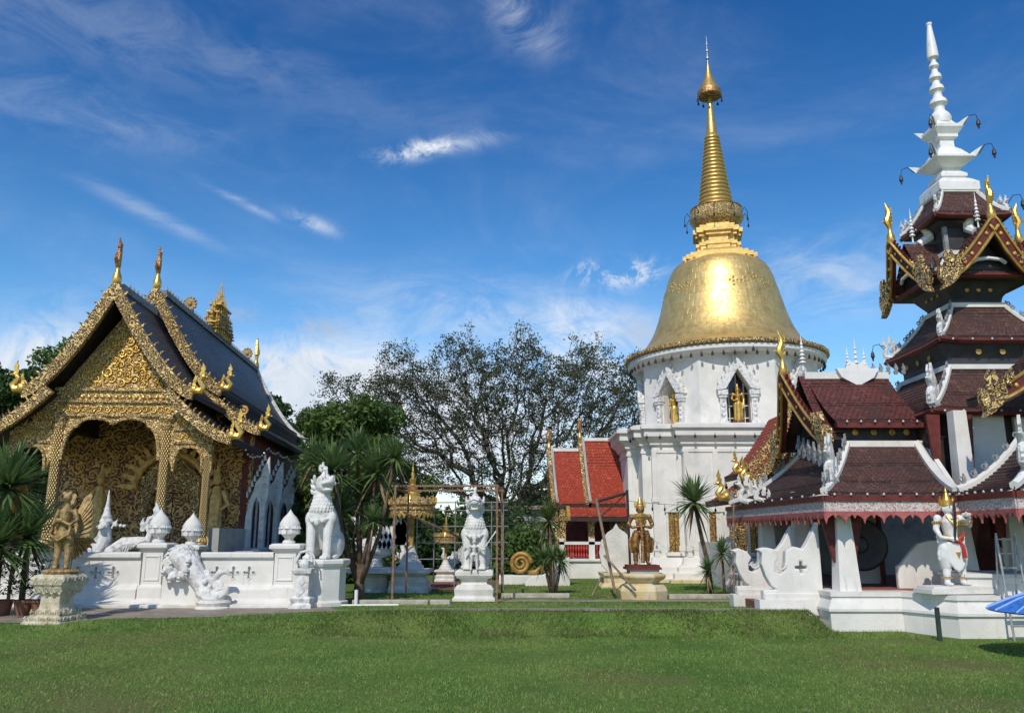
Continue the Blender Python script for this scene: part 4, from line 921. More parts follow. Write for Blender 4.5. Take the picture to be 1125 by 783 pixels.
def naga_orn(p, d, s, par, mat=None, name='naga_ornament'):
    m = MB(); p = V(L(*p)); d = V((d[0], d[1], 0)).normalized(); z = V((0,0,1))
    m.tube([p-d*.35*s, p+z*.02*s, p+d*.28*s+z*.12*s, p+d*.30*s+z*.40*s, p+d*.16*s+z*.6*s, p+d*.3*s+z*.8*s, p+d*.52*s+z*.84*s], [.12*s,.15*s,.16*s,.13*s,.10*s,.11*s,.03*s], 8)
    flame(m, p+d*.1*s+z*.75*s, -d, z, .5*s, .08*s); flame(m, p-d*.05*s+z*.3*s, -d, z, .62*s, .08*s); flame(m, p-d*.35*s+z*.1*s, -d, z, .5*s, .08*s); flame(m, p+d*.3*s+z*.1*s, d, z, .36*s, .07*s)
    flame(m, p+d*.25*s+z*.85*s, d, z, .34*s, .06*s)
    return m.build(name, mat or whitec, par, smooth='auto')
# lower roofs
zE, zT = 2.78, 4.05
o1, f1 = slope((6.58,17.5,zE),(9.40,17.5,zE),(9.75,19.7,zT),(8.05,19.7,zT), tbrown, 'lower_roof', .16, .05)
hipcap(f1, 0, stucco, o1, .085, scroll=9, sc=.26); hipcap(f1, 1, stucco, o1, .11)
o2, f2 = slope((6.58,25.0,zE),(6.58,17.5,zE),(8.05,19.7,zT),(8.05,23,zT), tbrown, 'lower_roof', .16, .05); hipcap(f2, 0, stucco, o2, scroll=8, sc=.26)
o3, f3 = slope((9.40,17.5,zE),(9.40,15.5,zE),(10.7,16.6,zT-.1),(10.9,17.5,zT-.1), tbrown, 'lower_roof', .16, .05)
hipcap(f3, 0, stucco, o3, .10, scroll=6, sc=.2); hipcap(f3, 1, stucco, o3, .09)
o4, f4 = slope((9.40,15.5,zE),(14.8,15.5,zE),(13.5,16.6,zT-.1),(10.7,16.6,zT-.1), tbrown, 'lower_roof', .16, .05)
m = MB(); m.box(8.0-PX, 9.9-PX, 19.65-PY, 19.8-PY, zT-.05, zT+.12); m.build('roof_ridge', stucco, o1)
m = MB(); m.add([L(9.42,17.55,2.86), L(9.95,19.6,4.15), L(9.98,19.6,2.9), L(9.55,18.2,2.8)], [(0,1,2,3),(3,2,1,0)]) if False else m.prism([(0,.05),(2.1,1.3),(2.1,.9),(1.2,.25),(.5,0)], L(9.47,17.6,2.8), V((.22,.97,0)).normalized(), (0,0,1), .10); m.build('roof_flashing', stucco, o1)
naga_orn((7.05,18.2,3.1), (-.75,-1), .78, o1); naga_orn((6.62,23.4,2.85), (-1,0), .62, o2); naga_orn((6.66,22.2,2.85), (-1,0), .45, o2); naga_orn((9.9,15.9,3.3), (-.7,-1), .7, o3)
# clerestory band with gilt rosettes
def rosette(p, par, r=.07, ax='y'):
    m = MB(); m.M = Matrix.Translation(L(*p)) @ (Matrix.Rotation(R(90), 4, 'X') if ax == 'y' else Matrix.Rotation(R(-90), 4, 'Y'))
    m.lathe([(r,-.01),(r*1.08,.006),(r*.6,.012),(r*.5,.004)], 14); return m.build('rosette', goldp, par)
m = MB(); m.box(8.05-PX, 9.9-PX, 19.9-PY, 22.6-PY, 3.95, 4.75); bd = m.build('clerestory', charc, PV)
for x in (8.35, 8.8, 9.25, 9.6): rosette((x, 19.88, 4.40), bd)
# left wing upper roof, gable facing left
UW, fU = slope((7.75,19.5,4.60),(9.9,19.5,4.60),(9.9,21.25,6.0),(7.75,21.25,6.0), tredb, 'wing_roof', .12)
o5, f5 = slope((9.9,23,4.60),(7.75,23,4.60),(7.75,21.25,6.0),(9.9,21.25,6.0), tredb, 'wing_roof', .12)
m = MB(); m.box(7.75-PX, 9.9-PX, 19.42-PY, 19.6-PY, 4.46, 4.60); m.build('fascia', maroon, UW)
m = MB(); m.box(7.7-PX, 9.9-PX, 21.15-PY, 21.35-PY, 5.96, 6.14); m.build('roof_ridge', stucco, UW)
m = MB(); 
for k in range(7): p = L(7.25+.03*k, 18.6+.42*k, 3.35+.10*k); flame(m, p, (0,1,0), (0,0,1), .42, .06); spiral(m, V(p)+V((0,.15,.2)), (0,1,0), (0,0,1), .16, .03, 1.3, 1, 9)
m.build('grey_crest', greyc, o2); m = MB()
for i in range(8): flame(m, L(8.9+i*.2, 21.25, 6.1), (1,0,0), (0,0,1), .24, .05)
m.build('scroll_crest', greyc, UW)
m = MB(); m.prism([(-.42,-.12),(0,-.35),(.42,-.12),(.55,.12),(.30,.12),(.22,.34),(0,.22),(-.22,.34),(-.30,.12),(-.55,.12)], L(9.05,21.1,6.1), (1,0,0), (0,0,1), .12)
for dx, h in ((-.22,.6),(0,.85),(.22,.6)): rods(m, L(9.05+dx,21.1,6.2), h, 4, .05)
m.build('ridge_crown', whitep, UW)
GW = bpy.data.objects.new('wing_gable', None); 
def gab_at(x, y, z, rz, **kw):             # a gable whose front faces local -y, placed and turned under the pavilion
    e = thing('tmp', None, None, L(x, y, z), rz); e.parent = PV; ro = gable(e, **kw)
    bpy.context.view_layer.update()
    M4 = Matrix.Translation(L(x, y, z)) @ Matrix.Rotation(rz, 4, 'Z')
    for o in [c for c in bpy.data.objects if c.parent == e]: o.parent = PV; o.data.transform(M4)
    for o in [c for c in bpy.data.objects if c.parent == ro]: o.data.transform(M4)
    bpy.data.objects.remove(e); return ro
gw = gab_at(7.55, 21.25, 0, R(-90), y0=0, L=.5, za=6.05, hw=1.62, ze=4.35, p=1.35, rmat=tredb, bmat=maroon, smat=darkw, bw=.30, bt=.12, ch=1.2, ns=0, over=.35, leaf=.75, leafm_=goldc, edge=gold, crestm=gold, name='gable_roof')
m = MB(); m.prism([(-1.3,4.5),(1.3,4.5),(0,5.75)], L(7.95,21.25,0), (0,1,0), (0,0,1), .08); m.build('gable_field', charc, gw)
m = MB(); rods(m, L(7.7,21.25,6.2), 1.0, 6, .06); m.build('parasol_spike', whitep, gw)
# tower tiers: square hips
def tier(s0, z0, s1, z1, mat, sag, up, capr=.07, orn=None, scroll=0, soff=True, name='tier_roof', sides=(0, 1, 3)):
    first = None
    c = [(-1,-1),(1,-1),(1,1),(-1,1)]
    for k in sides:
        a, b = c[k], c[(k+1) % 4]; A = (PX+a[0]*s0, PY+a[1]*s0, z0); B_ = (PX+b[0]*s0, PY+b[1]*s0, z0); C_ = (PX+b[0]*s1, PY+b[1]*s1, z1); D_ = (PX+a[0]*s1, PY+a[1]*s1, z1)
        o, f = slope(A, B_, C_, D_, mat, name, sag, up); hipcap(f, 0, stucco, o, capr, scroll=scroll, sc=.17)
        if first is None: first = o
        if orn and k in (0, 1, 3): naga_orn((PX+a[0]*(s0-.12), PY+a[1]*(s0-.12), z0+up+.06), a, orn, o)
        m = MB(); m.tube([V(f(i/14, 0))-V((0,0,.07)) for i in range(15)], .065, 4); m.build('fascia', maroon, o)
    if soff: m = MB(); m.sq([(s0-.05,z0-.10),(s0-.05,z0-.06)], (0,0,0)); m.build('soffit', darkw, first)
    m = MB(); m.sq([(s1+.07,z1-.02),(s1+.07,z1+.10)], (0,0,0)); m.build('roof_ridge', stucco, first)
    return first
tA = tier(2.3, 4.82, 1.25, 6.0, tbrown, .14, .05, .085, .75, 8)
m = MB(); m.sq([(1.2,5.9),(1.2,6.30),(1.45,6.62)], (0,0,0)); bA = m.build('tower_storey', charc, PV)
for x in (-.5, .1, .7): rosette((PX+x, PY-1.33, 6.42), bA)
for y in (-.5, .1, .7): rosette((PX-1.33, PY+y, 6.42), bA, ax='x')
tB = tier(1.52, 6.72, .68, 7.75, tbrown, .14, .05, .06, .5, 9)
m = MB(); m.sq([(.64,7.7),(.64,7.95),(.95,8.40)], (0,0,0)); bB = m.build('tower_storey', charc, PV)
for x in (-.3, 0, .3): rosette((PX+x, PY-.81, 8.17), bB, .05)
for y in (-.3, 0, .3): rosette((PX-.81, PY+y, 8.17), bB, .05, 'x')
tC = tier(1.30, 8.48, .62, 9.2, tbrown, .08, .04, .05, 0, 0)
for rz, (dx, dy) in ((0, (0,-1)), (R(-90), (-1,0)), (R(90), (1,0))):
    g = gab_at(PX+dx*1.42, PY+dy*1.42, 0, rz, y0=0, L=1.2, za=9.72, hw=.92, ze=8.55, p=1.25, rmat=tbrown, bmat=maroon, smat=darkw, bw=.26, bt=.10, ch=1.15, ns=0, over=.30, leaf=.72, leafm_=goldc, edge=gold, crestm=gold, name='gable_roof', rows=8)
    m = MB(); M_ = Matrix.Rotation(rz, 4, 'Z'); m.M = M_; m.prism([(-.7,8.6),(.7,8.6),(0,9.4)], (0,-1.15,0), (1,0,0), (0,0,1), .06); m.build('gable_field', charc, g)
    m = MB(); m.M = M_; m.tube([(-.45,-1.36,8.72),(-.3,-1.4,8.80),(0,-1.4,8.84),(.3,-1.4,8.80),(.45,-1.36,8.72)], .05, 6); m.build('gable_arch', whitep, g); m = MB(); m.M = M_; rods(m, (0,-1.15,9.75), 1.0, 6, .05)
    m.build('parasol_spike', whitep, g)
    m = MB(); m.M = M_; m.tube([(0,-1.0,9.7),(0,-.7,9.9),(0,-.72,10.1),(0,-.9,10.2),(0,-1.05,10.12)], [.10,.14,.13,.08,.02], 8); flame(m, (0,-.7,10.1), (0,1,0), (0,0,1), .22, .05); m.build('bird_ornament', whitep, g, smooth='auto')
m = MB(); m.sq([(.58,9.0),(.58,9.95),(.8,10.1)], (0,0,0)); m.build('tower_storey', charc, PV)
m = MB()
for a in (-1, 1):
    for b in (-1, 1): m.box(a*.58-.05, a*.58+.05, b*.58-.05, b*.58+.05, 9.0, 10.0)
m.build('corner_post', greyc, PV)
tD = tier(.98, 10.22, .46, 11.05, tbrown, .10, .04, .065, .35, 5)
zz = lambda y: Z(y, PY)
m = MB(); m.sq([(.46,11.0),(.55,11.08),(.55,zz(208)),(.42,zz(203)),(.30,zz(200)),(.36,zz(199)),(.36,zz(196)),(.25,zz(192)),(.22,zz(189)),(.30,zz(188)),(.56,zz(181)),(.56,zz(179)),(.44,zz(177)),(.30,zz(169)),(.20,zz(165)),(.19,zz(157)),(.28,zz(155)),(.28,zz(152)),(.40,zz(146)),(.40,zz(143)),(.26,zz(140)),(.2,zz(136))], (0,0,0)); sp = m.build('spire_base', whitep, PV)
for s, z in ((.56, zz(180)), (.37, zz(145))):
    m = MB()
    for a in (-1, 1):
        for b in (-1, 1):
            d = V((a, b, 0)).normalized(); m.prism([(-.28,-.02),(.05,-.04),(.24,.20),(.12,.16),(.02,.12),(-.1,.06)], (a*s*.92, b*s*.92, z), d, (0,0,1), .08)
    m.build('corner_flame', whitep, sp)
m = MB(); m.lathe([(.2,zz(140)),(.30,zz(137)),(.33,zz(131)),(.28,zz(127)),(.17,zz(123)),(.16,zz(119)),(.20,zz(117)),(.27,zz(115)),(.24,zz(111)),(.15,zz(108)),(.13,zz(104)),(.16,zz(102)),(.23,zz(100)),(.20,zz(96)),(.12,zz(93)),(.11,zz(90)),(.14,zz(89)),(.195,zz(87)),(.17,zz(83)),(.10,zz(80)),(.09,zz(77)),(.12,zz(76)),(.16,zz(74)),(.13,zz(71)),(.08,zz(69)),(.08,zz(66)),(.17,zz(64)),(.175,zz(61)),(.14,zz(48)),(.07,zz(29)),(.09,zz(28)),(.09,zz(26)),(.03,zz(25))], 24); m.v = [(a*.88, b*.88, c) for a, b, c in m.v]; m.build('spire', whitep, PV, smooth='auto')
for a, b, s, z in [(-1,-1,.60,180),(1,-1,.60,180),(-1,1,.60,180),(-1,-1,.40,145),(1,-1,.40,145),(1,1,.40,145),(-1,-1,1.28,310),(-1,1,1.50,372),(1,-1,.95,240)]:
    m = MB(); p = V((a*s, b*s, zz(z))); d = V((a, b, 0)).normalized(); m.tube([p, p+d*.16+V((0,0,.22)), p+d*.32+V((0,0,.20)), p+d*.36+V((0,0,.04))], [.012,.012,.010,.010], 5); m.lathe([(.02,.04),(.045,-.02),(.06,-.12),(.035,-.15),(.02,-.24),(.0,-.25)], 8, p+d*.36); m.build('wind_bell', blackm, sp)
# front wing upper gable: only its left end enters the picture
gab_at(PX, 17.3, 0, 0, y0=0, L=1.2, za=6.3, hw=1.75, ze=4.95, p=1.3, rmat=tbrown, bmat=maroon, smat=darkw, bw=.26, bt=.1, ch=1.0, ns=0, over=.2, leaf=.7, leafm_=goldc, edge=gold, name='front_gable')
# curling white balustrades and inner furniture of the pavilion
def curl_wall(y, x0, x1, z0, par, h=1.0, cross=True):
    m = MB(); w_ = x1-x0
    pts = [(0,0),(w_,0),(w_,1.75*h),(w_-.25,1.30*h),(w_*.72,1.12*h),(w_*.55,1.18*h),(w_*.42,1.08*h),(w_*.40,.82*h),(w_*.36,.62*h),(w_*.30,.56*h),(w_*.22,.60*h),(w_*.22,.78*h),(w_*.28,.92*h),(w_*.20,1.08*h),(w_*.06,1.16*h),(-w_*.06,1.10*h),(w_*.02,1.02*h),(w_*.0,.78*h),(w_*.06,.5*h),(w_*.14,.30*h),(w_*.22,.22*h),(.0,.20*h)]
    m.prism(pts, L(x0, y, z0+.18), (1,0,0), (0,0,1), .24); o = m.build('balustrade', stucco, par, bevel=.03)
    m = MB(); spiral(m, L(x0+w_*.30, y-.13, z0+.18+.78*h), V((1,0,0)), V((0,0,1)), .15, .022, .75, -1, 12); m.box(x0-PX-.12, x1-PX, y-PY-.2, y-PY+.2, z0-.15, z0+.18); m.box(x0-PX+.02, x1-PX, y-PY-.16, y-PY+.16, z0+.18, z0+.30)
    m.build('balustrade_moulding', stucco, o, bevel=.02)
    if cross:
        m = MB(); m.prism([(-.03,-.13),(.03,-.13),(.03,-.03),(.13,-.03),(.13,.03),(.03,.03),(.03,.13),(-.03,.13),(-.03,.03),(-.13,.03),(-.13,-.03),(-.03,-.03)], L(x0+w_*.66, y, z0+.85), (1,0,0), (0,0,1), .6); bool_cut(o, m)
curl_wall(18.55, 5.45, 6.75, .42, PV, .95); curl_wall(20.3, 5.35, 6.75, .40, PV, .92, False)
m = MB(); m.box(5.5-PX, 6.75-PX, 18.7-PY, 20.2-PY, .2, .5); m.box(6.0-PX, 6.75-PX, 18.7-PY, 20.2-PY, .5, .66); m.build('steps', redpav, PV)
# inner curved balustrade between the columns
m = MB(); m.prism([(0,0),(1.2,0),(1.2,1.05),(.75,1.05),(.5,.98),(.3,.78),(.1,.55),(0,.5)], L(8.45,18.6,.8), (1,0,0), (0,0,1), .14); m.build('balustrade', stucco, PV, bevel=.03); m = MB(); m.prism([(0,0),(.9,0),(.9,.5),(.7,.72),(.4,.62),(0,.58)], L(7.95,20.4,.8), (1,0,0), (0,0,1), .14); m.build('balustrade', stucco, PV, bevel=.03)
m = MB(); m.box(11.0-PX, 12.2-PX, 18.85-PY, 19.1-PY, .8, 1.9); m.build('parapet', stucco, PV)
m = MB(); m.box(11.0-PX, 11.5-PX, 19.2-PY, 19.26-PY, 1.9, 2.6); m.build('window', maroon, PV)
# hip wedge boards under the tower eave
m = MB()
for x in (9.8, 10.56): m.prism([(-.16,4.7),(.16,4.7),(.03,2.8),(-.03,2.8)], L(x, 18.98, 0), (1,0,0), (0,0,1), .08)
m.build('strut', maroon, PV)

# fairy lights strung over the pavilion roofs
PL = thing('string_lights', 'strings of small white bulbs fixed along the brown pavilion eaves', 'string lights', (PX, PY, 0))
bm_ = MB(); bm_.ell((0,0,0), .028, 6, 4); b1 = bm_.build('bulb', bulbm, PL, loc=L(6.6, 17.42, 2.82))
def string(a, b, n):
    a, b = V(L(*a)), V(L(*b)); m = MB(); pts = [a.lerp(b, i/(n*2))-V((0,0,.05*sin(pi*i/2)**2)) for i in range(n*2+1)]; m.tube(pts, .006, 4); m.build('wire', blackm, PL)
    for i in range(n): c = b1.copy(); COL.objects.link(c); c.parent = PL; c.location = a.lerp(b, (i+.5)/n)-V((0,0,.06))
string((6.6,17.42,2.86), (9.36,17.42,2.86), 8); string((6.50,24,2.86), (6.50,17.5,2.86), 9); string((9.30,17.4,2.86), (9.30,15.6,2.86), 6); string((7.8,19.36,4.66), (9.8,19.36,4.66), 6)
string((PX-2.3,PY-2.42,4.84), (PX+1.2,PY-2.42,4.84), 8); string((PX-1.5,PY-1.62,6.74), (PX+1.4,PY-1.62,6.74), 6)
# ------------------------------------------------------------------ front balustrade of the golden hall
GZ = .25
def quatre(cx, cz, r=.075):
    p = []
    for k in range(4):
        a0 = k*pi/2
        for i in range(-4, 5):
            a = a0+i*R(32); p.append((cx+r*1.35*cos(a0)+r*.55*cos(a), cz+r*1.35*sin(a0)+r*.55*sin(a)))
        p.append((cx+r*.42*1.414*cos(a0+pi/4), cz+r*.42*1.414*sin(a0+pi/4)))
    return p
def fence_wall(x0, x1, y, label, crosses):
    t = thing('low_wall', label, 'wall', ((x0+x1)/2, y, GZ), 0, 'low white walls before the golden hall')
    h = (x1-x0)/2; m = MB()
    m.box(-h, h, -.11, .11, .5, 1.14); o = m.build('wall_panel', stucco, t)
    cut = MB(); xs_ = [(c-(x0+x1)/2) for c in crosses]
    for c in xs_: cut.prism(quatre(c, .80), (0,0,0), (1,0,0), (0,0,1), .16)
    cut.v = [(a, b-.11, c) for a, b, c in cut.v]; bool_cut(o, cut)
    for c in xs_:
        m = MB(); q_ = quatre(c, .80, .086); m.tube([(a, -.112, b) for a, b in q_+q_[:2]], .013, 5); m.build('cross_moulding', stucco, o)
    m = MB(); P_ = [(-.2,.0),(-.2,.10),(-.33,.10),(-.33,.14),(-.28,.18),(-.26,.42),(-.14,.50),(.14,.50),(.26,.42),(.28,.18),(.33,.14),(.33,.0)]
    m.prism([(-.40,-.12),(-.40,.08),(-.33,.10),(-.33,.13),(-.27,.19),(-.26,.40),(-.21,.44),(-.18,.50),(.18,.50),(.26,.42),(.30,.0),(.30,-.12)], (0,0,0), (0,1,0), (0,0,1), 2*h); m.build('wall_base', stucco, t, bevel=.012)
    m = MB(); m.prism([(-.17,1.14),(-.20,1.17),(-.20,1.26),(-.15,1.29),(.15,1.29),(.20,1.26),(.20,1.17),(.17,1.14)], (0,0,0), (0,1,0), (0,0,1), 2*h+.02); m.build('coping', stucco, t, bevel=.008)
    return t
D0 = 21.0
fence_wall(X(85,D0), X(160,D0), D0, 'low white wall with pierced crosses left of the lotus-bud pillars, behind the golden bird statue', [X(92,D0), X(112,D0), X(131,D0)])
fence_wall(X(226,D0), X(304,D0), D0, 'low white wall with pierced crosses between the serpent stair end and the lion', [X(243,D0), X(261,D0), X(278,D0)])
fence_wall(-14.5, X(84,D0)-.02, D0+.02, 'leftmost stretch of the low white wall behind the potted palms', [-13.6, -13.1, -12.6])
def bud_pillar(x, y, h, label, w_=.33, s=1.0):
    t = thing('gate_pillar', label, 'pillar', (x, y, GZ), 0, 'white pillars topped by lotus buds')
    m = MB(); m.sq([(w_+.10,-.1),(w_+.10,.12),(w_+.02,.2),(w_+.02,.45),(w_,.50),(w_-.03,.52),(w_-.03,h-.22),(w_,h-.20),(w_+.02,h-.16),(w_+.09,h-.12),(w_+.09,h-.04),(w_+.03,h)]); o = m.build('shaft', stucco, t, bevel=.012)
    m = MB(); k = w_-.09
    for a, b, c, d in ((-k, k, .62, .65), (-k, k, h-.34, h-.31)): m.box(a, b, -(w_-.01), -(w_-.04), c, d)
    for a in (-k, k-.03): m.box(a, a+.03, -(w_-.012), -(w_-.04), .62, h-.31)
    m.build('panel_moulding', stucco, o)
    m = MB(); m.lathe([(.20*s,h-.02),(.20*s,h+.05),(.13*s,h+.10),(.15*s,h+.14),(.27*s,h+.24),(.33*s,h+.38),(.31*s,h+.50),(.22*s,h+.62),(.10*s,h+.72),(.03*s,h+.80),(0.0,h+.84)], 20); b = m.build('lotus_bud', stucco, t, smooth=True)
    m = MB()
    for row, (zr, rr, sz) in enumerate(((.30,.315,.17),(.42,.325,.17),(.54,.27,.15))):
        for i in range(10):
            a = 2*pi*(i+.5*(row % 2))/10; u = V((-sin(a), cos(a), 0)); m.prism([(-sz*.5*s,-.04),(sz*.5*s,-.04),(sz*.42*s,.07),(0,.16*s),(-sz*.42*s,.07)], (rr*.97*s*cos(a), rr*.97*s*sin(a), h+zr-.03), u, V((-(.05 if row == 0 else .45 if row == 1 else .9)*cos(a), -(.05 if row == 0 else .45 if row == 1 else .9)*sin(a), 1)).normalized(), .03)
    m.build('petals', whitec, b); return t
bud_pillar(X(175,D0), D0, 1.52, 'white pillar with lotus bud beside the serpent stair, nearest the cross wall', .28, .78)
bud_pillar(X(211,22.3), 22.3, 1.45, 'white pillar with lotus bud directly behind the serpent heads', .26, .78)
bud_pillar(X(318,20.9), 20.9, 1.50, 'white pillar with lotus bud just left of the big seated lion', .29, .78)
m = MB(); m.box(X(84,D0), X(330,D0), 20.35, 20.62, .1, GZ+.08); tag(m.build('kerb', stucco2, bevel=.02), kind='structure')
# serpent stair end: ramp wall, many-headed serpent and gaping sea beast
N = thing('serpent_stair_end', 'white serpent heads and gaping sea beast carved on a sloping stair wall', 'sculpture', (X(222,20.7), 20.75, GZ))
m = MB(); m.prism([(-.82,-.1),(-.82,1.15),(-.45,1.22),(-.1,1.0),(.55,.28),(.6,.1),(1.05,.08),(1.05,-.1)], (0,0,0), (1,0,0), (0,0,1), .42); m.build('ramp', stucco, N, bevel=.02)
m = MB(); m.tube([(-.55,-.1,1.30),(-.30,-.2,1.12),(-.05,-.24,.85),(.15,-.24,.6),(.35,-.2,.38),(.5,-.15,.28)], [.26,.27,.25,.22,.2,.18], 10)
for i in range(14):
    t = i/13; c = V((-.45,-.18,1.28)).lerp(V((.30,-.24,.42)), t); 
    for q in (-1, 0, 1): m.ell(c+V((.10*q,-.20+.06*abs(q),.10*q)), (.075,.05,.06), 6, 4)
m.build('serpent_body', whitec, N, remesh=.025)
m = MB()
for i in range(5):
    a = R(-150+i*42); p = V((-.42+.30*cos(a)*.9, -.34, 1.00+.30*sin(a)*.9)); m.ell(p, (.13,.15,.12), 8, 6); m.ell(p+V((.05*cos(a),-.16,.05*sin(a))), (.07,.09,.05), 6, 5); m.ell(p+V((.05*cos(a),-.15,.05*sin(a)-.08)), (.05,.07,.025), 6, 5)
    flame(m, p, (cos(a), 0, sin(a)), (-sin(a), 0, cos(a)), .22, .08)
for i in range(9): a = R(-20+i*24); flame(m, (-.42+.30*cos(a), -.12, 1.05+.30*sin(a)), (cos(a), 0, sin(a)), (-sin(a), 0, cos(a)), .24, .09)
for i in range(12): a = 2*pi*i/12; spiral(m, (-.42+.24*cos(a), -.30, 1.03+.24*sin(a)), (1,0,0), (0,0,1), .07, .022, 1.2, 1, 8)
m.build('serpent_heads', whitec, N, smooth='auto')
m = MB()     # gaping beast: lower jaw bowl and upper jaw curling over
m.tube([(.10,-.25,.52),(.22,-.35,.36),(.42,-.42,.26),(.66,-.44,.26),(.80,-.44,.36),(.86,-.44,.52)], [.14,.17,.17,.14,.10,.05], 8)
m.tube([(.16,-.25,.62),(.34,-.30,.66),(.46,-.34,.60),(.54,-.38,.72),(.66,-.42,.84),(.80,-.44,.86),(.90,-.44,.76)], [.12,.13,.10,.08,.09,.07,.03], 8)
m.ell((.30,-.46,.62), (.07,.05,.07), 8, 6)
for i in range(6): m.lathe([(.03,0),(.005,.09)], 5, (.46+i*.065,-.50,.36+.02*i))
for i in range(4): flame(m, (.16+i*.07,-.3,.70), (-1,0,0), (0,0,1), .2, .06)
m.ell((.62,-.40,.5), (.15,.05,.16), 10, 6)
m.build('sea_beast', whitec, N, remesh=.018)
m = MB(); m.lathe([(.42,-.1),(.42,.02),(.36,.06),(.40,.14),(.34,.2)], 16, (.52,-.38,.0)); m.build('beast_pedestal', stucco2, N)
# hooded serpent and curved serpent behind the left wall
H = thing('crested_serpent', 'tall white serpent with pointed crown rising behind the left cross wall', 'sculpture', (X(117,22.3), 22.3, GZ+.3))
m = MB(); m.tube([(-.35,.1,.3),(-.28,0,.7),(-.15,-.05,1.0),(-.02,-.05,1.30),(.0,-.08,1.55)], [.33,.31,.25,.20,.15], 10)
for i in range(22): a = random.uniform(-2.6,-.5); z = random.uniform(.7,1.4); r_ = .33-.16*(z-.7)/.7; x_ = -.28+.26*(z-.7)/.7; m.ell((x_+r_*cos(a), r_*sin(a), z), (.07,.05,.06), 6, 4)
m.ell((.0,-.16,1.62), (.14,.18,.13)); m.ell((.0,-.34,1.58), (.08,.10,.05)); m.build('neck', whitec, H, remesh=.022)
m = MB(); m.lathe([(.15,0),(.17,.06),(.12,.14),(.13,.18),(.09,.28),(.05,.5),(.015,.85),(0,.9)], 12, (0,-.08,1.70))
for i in range(5): a = -40+i*45; flame(m, (.05,-.05,1.60), V((cos(R(a)),0,sin(R(a)))), V((-sin(R(a)),0,cos(R(a)))), .26, .05)
for q in (.28,.40,.50): m.ell((q,-.1,1.66-.1*(q-.28)), (.05,.05,.045), 6, 5)
m.build('crown', whitec, H, smooth='auto')
H = thing('curling_serpent', 'white serpent arching over a low wall with its tail raised, before the hall door', 'sculpture', (X(150,22.0), 22.0, GZ+.3))
m = MB(); m.prism([(-.6,0),(.7,0),(.7,1.2),(.5,1.2),(.15,1.05),(-.2,.75),(-.5,.3)], (0,.1,0), (1,0,0), (0,0,1), .3); m.build('curved_wall', stucco, H, bevel=.03)
m = MB(); m.tube([(-.75,-.1,.5),(-.5,-.15,.95),(-.2,-.15,1.18),(.15,-.12,1.22),(.38,-.1,1.28),(.42,-.1,1.48),(.30,-.1,1.66),(.36,-.1,1.82),(.5,-.1,1.9)], [.22,.22,.19,.15,.12,.10,.08,.08,.03], 10)
for i in range(12): m.tube([(-.65+i*.075,-.34,.55+i*.055),(-.60+i*.075,-.30,1.0+i*.02)], .02, 4)
flame(m, (.42,-.1,1.75), (1,0,0), (0,0,1), .42, .06); flame(m, (.25,-.1,1.5), (-1,0,0), (0,0,1), .28, .06)
m.build('serpent_body', whitec, H, smooth='auto')

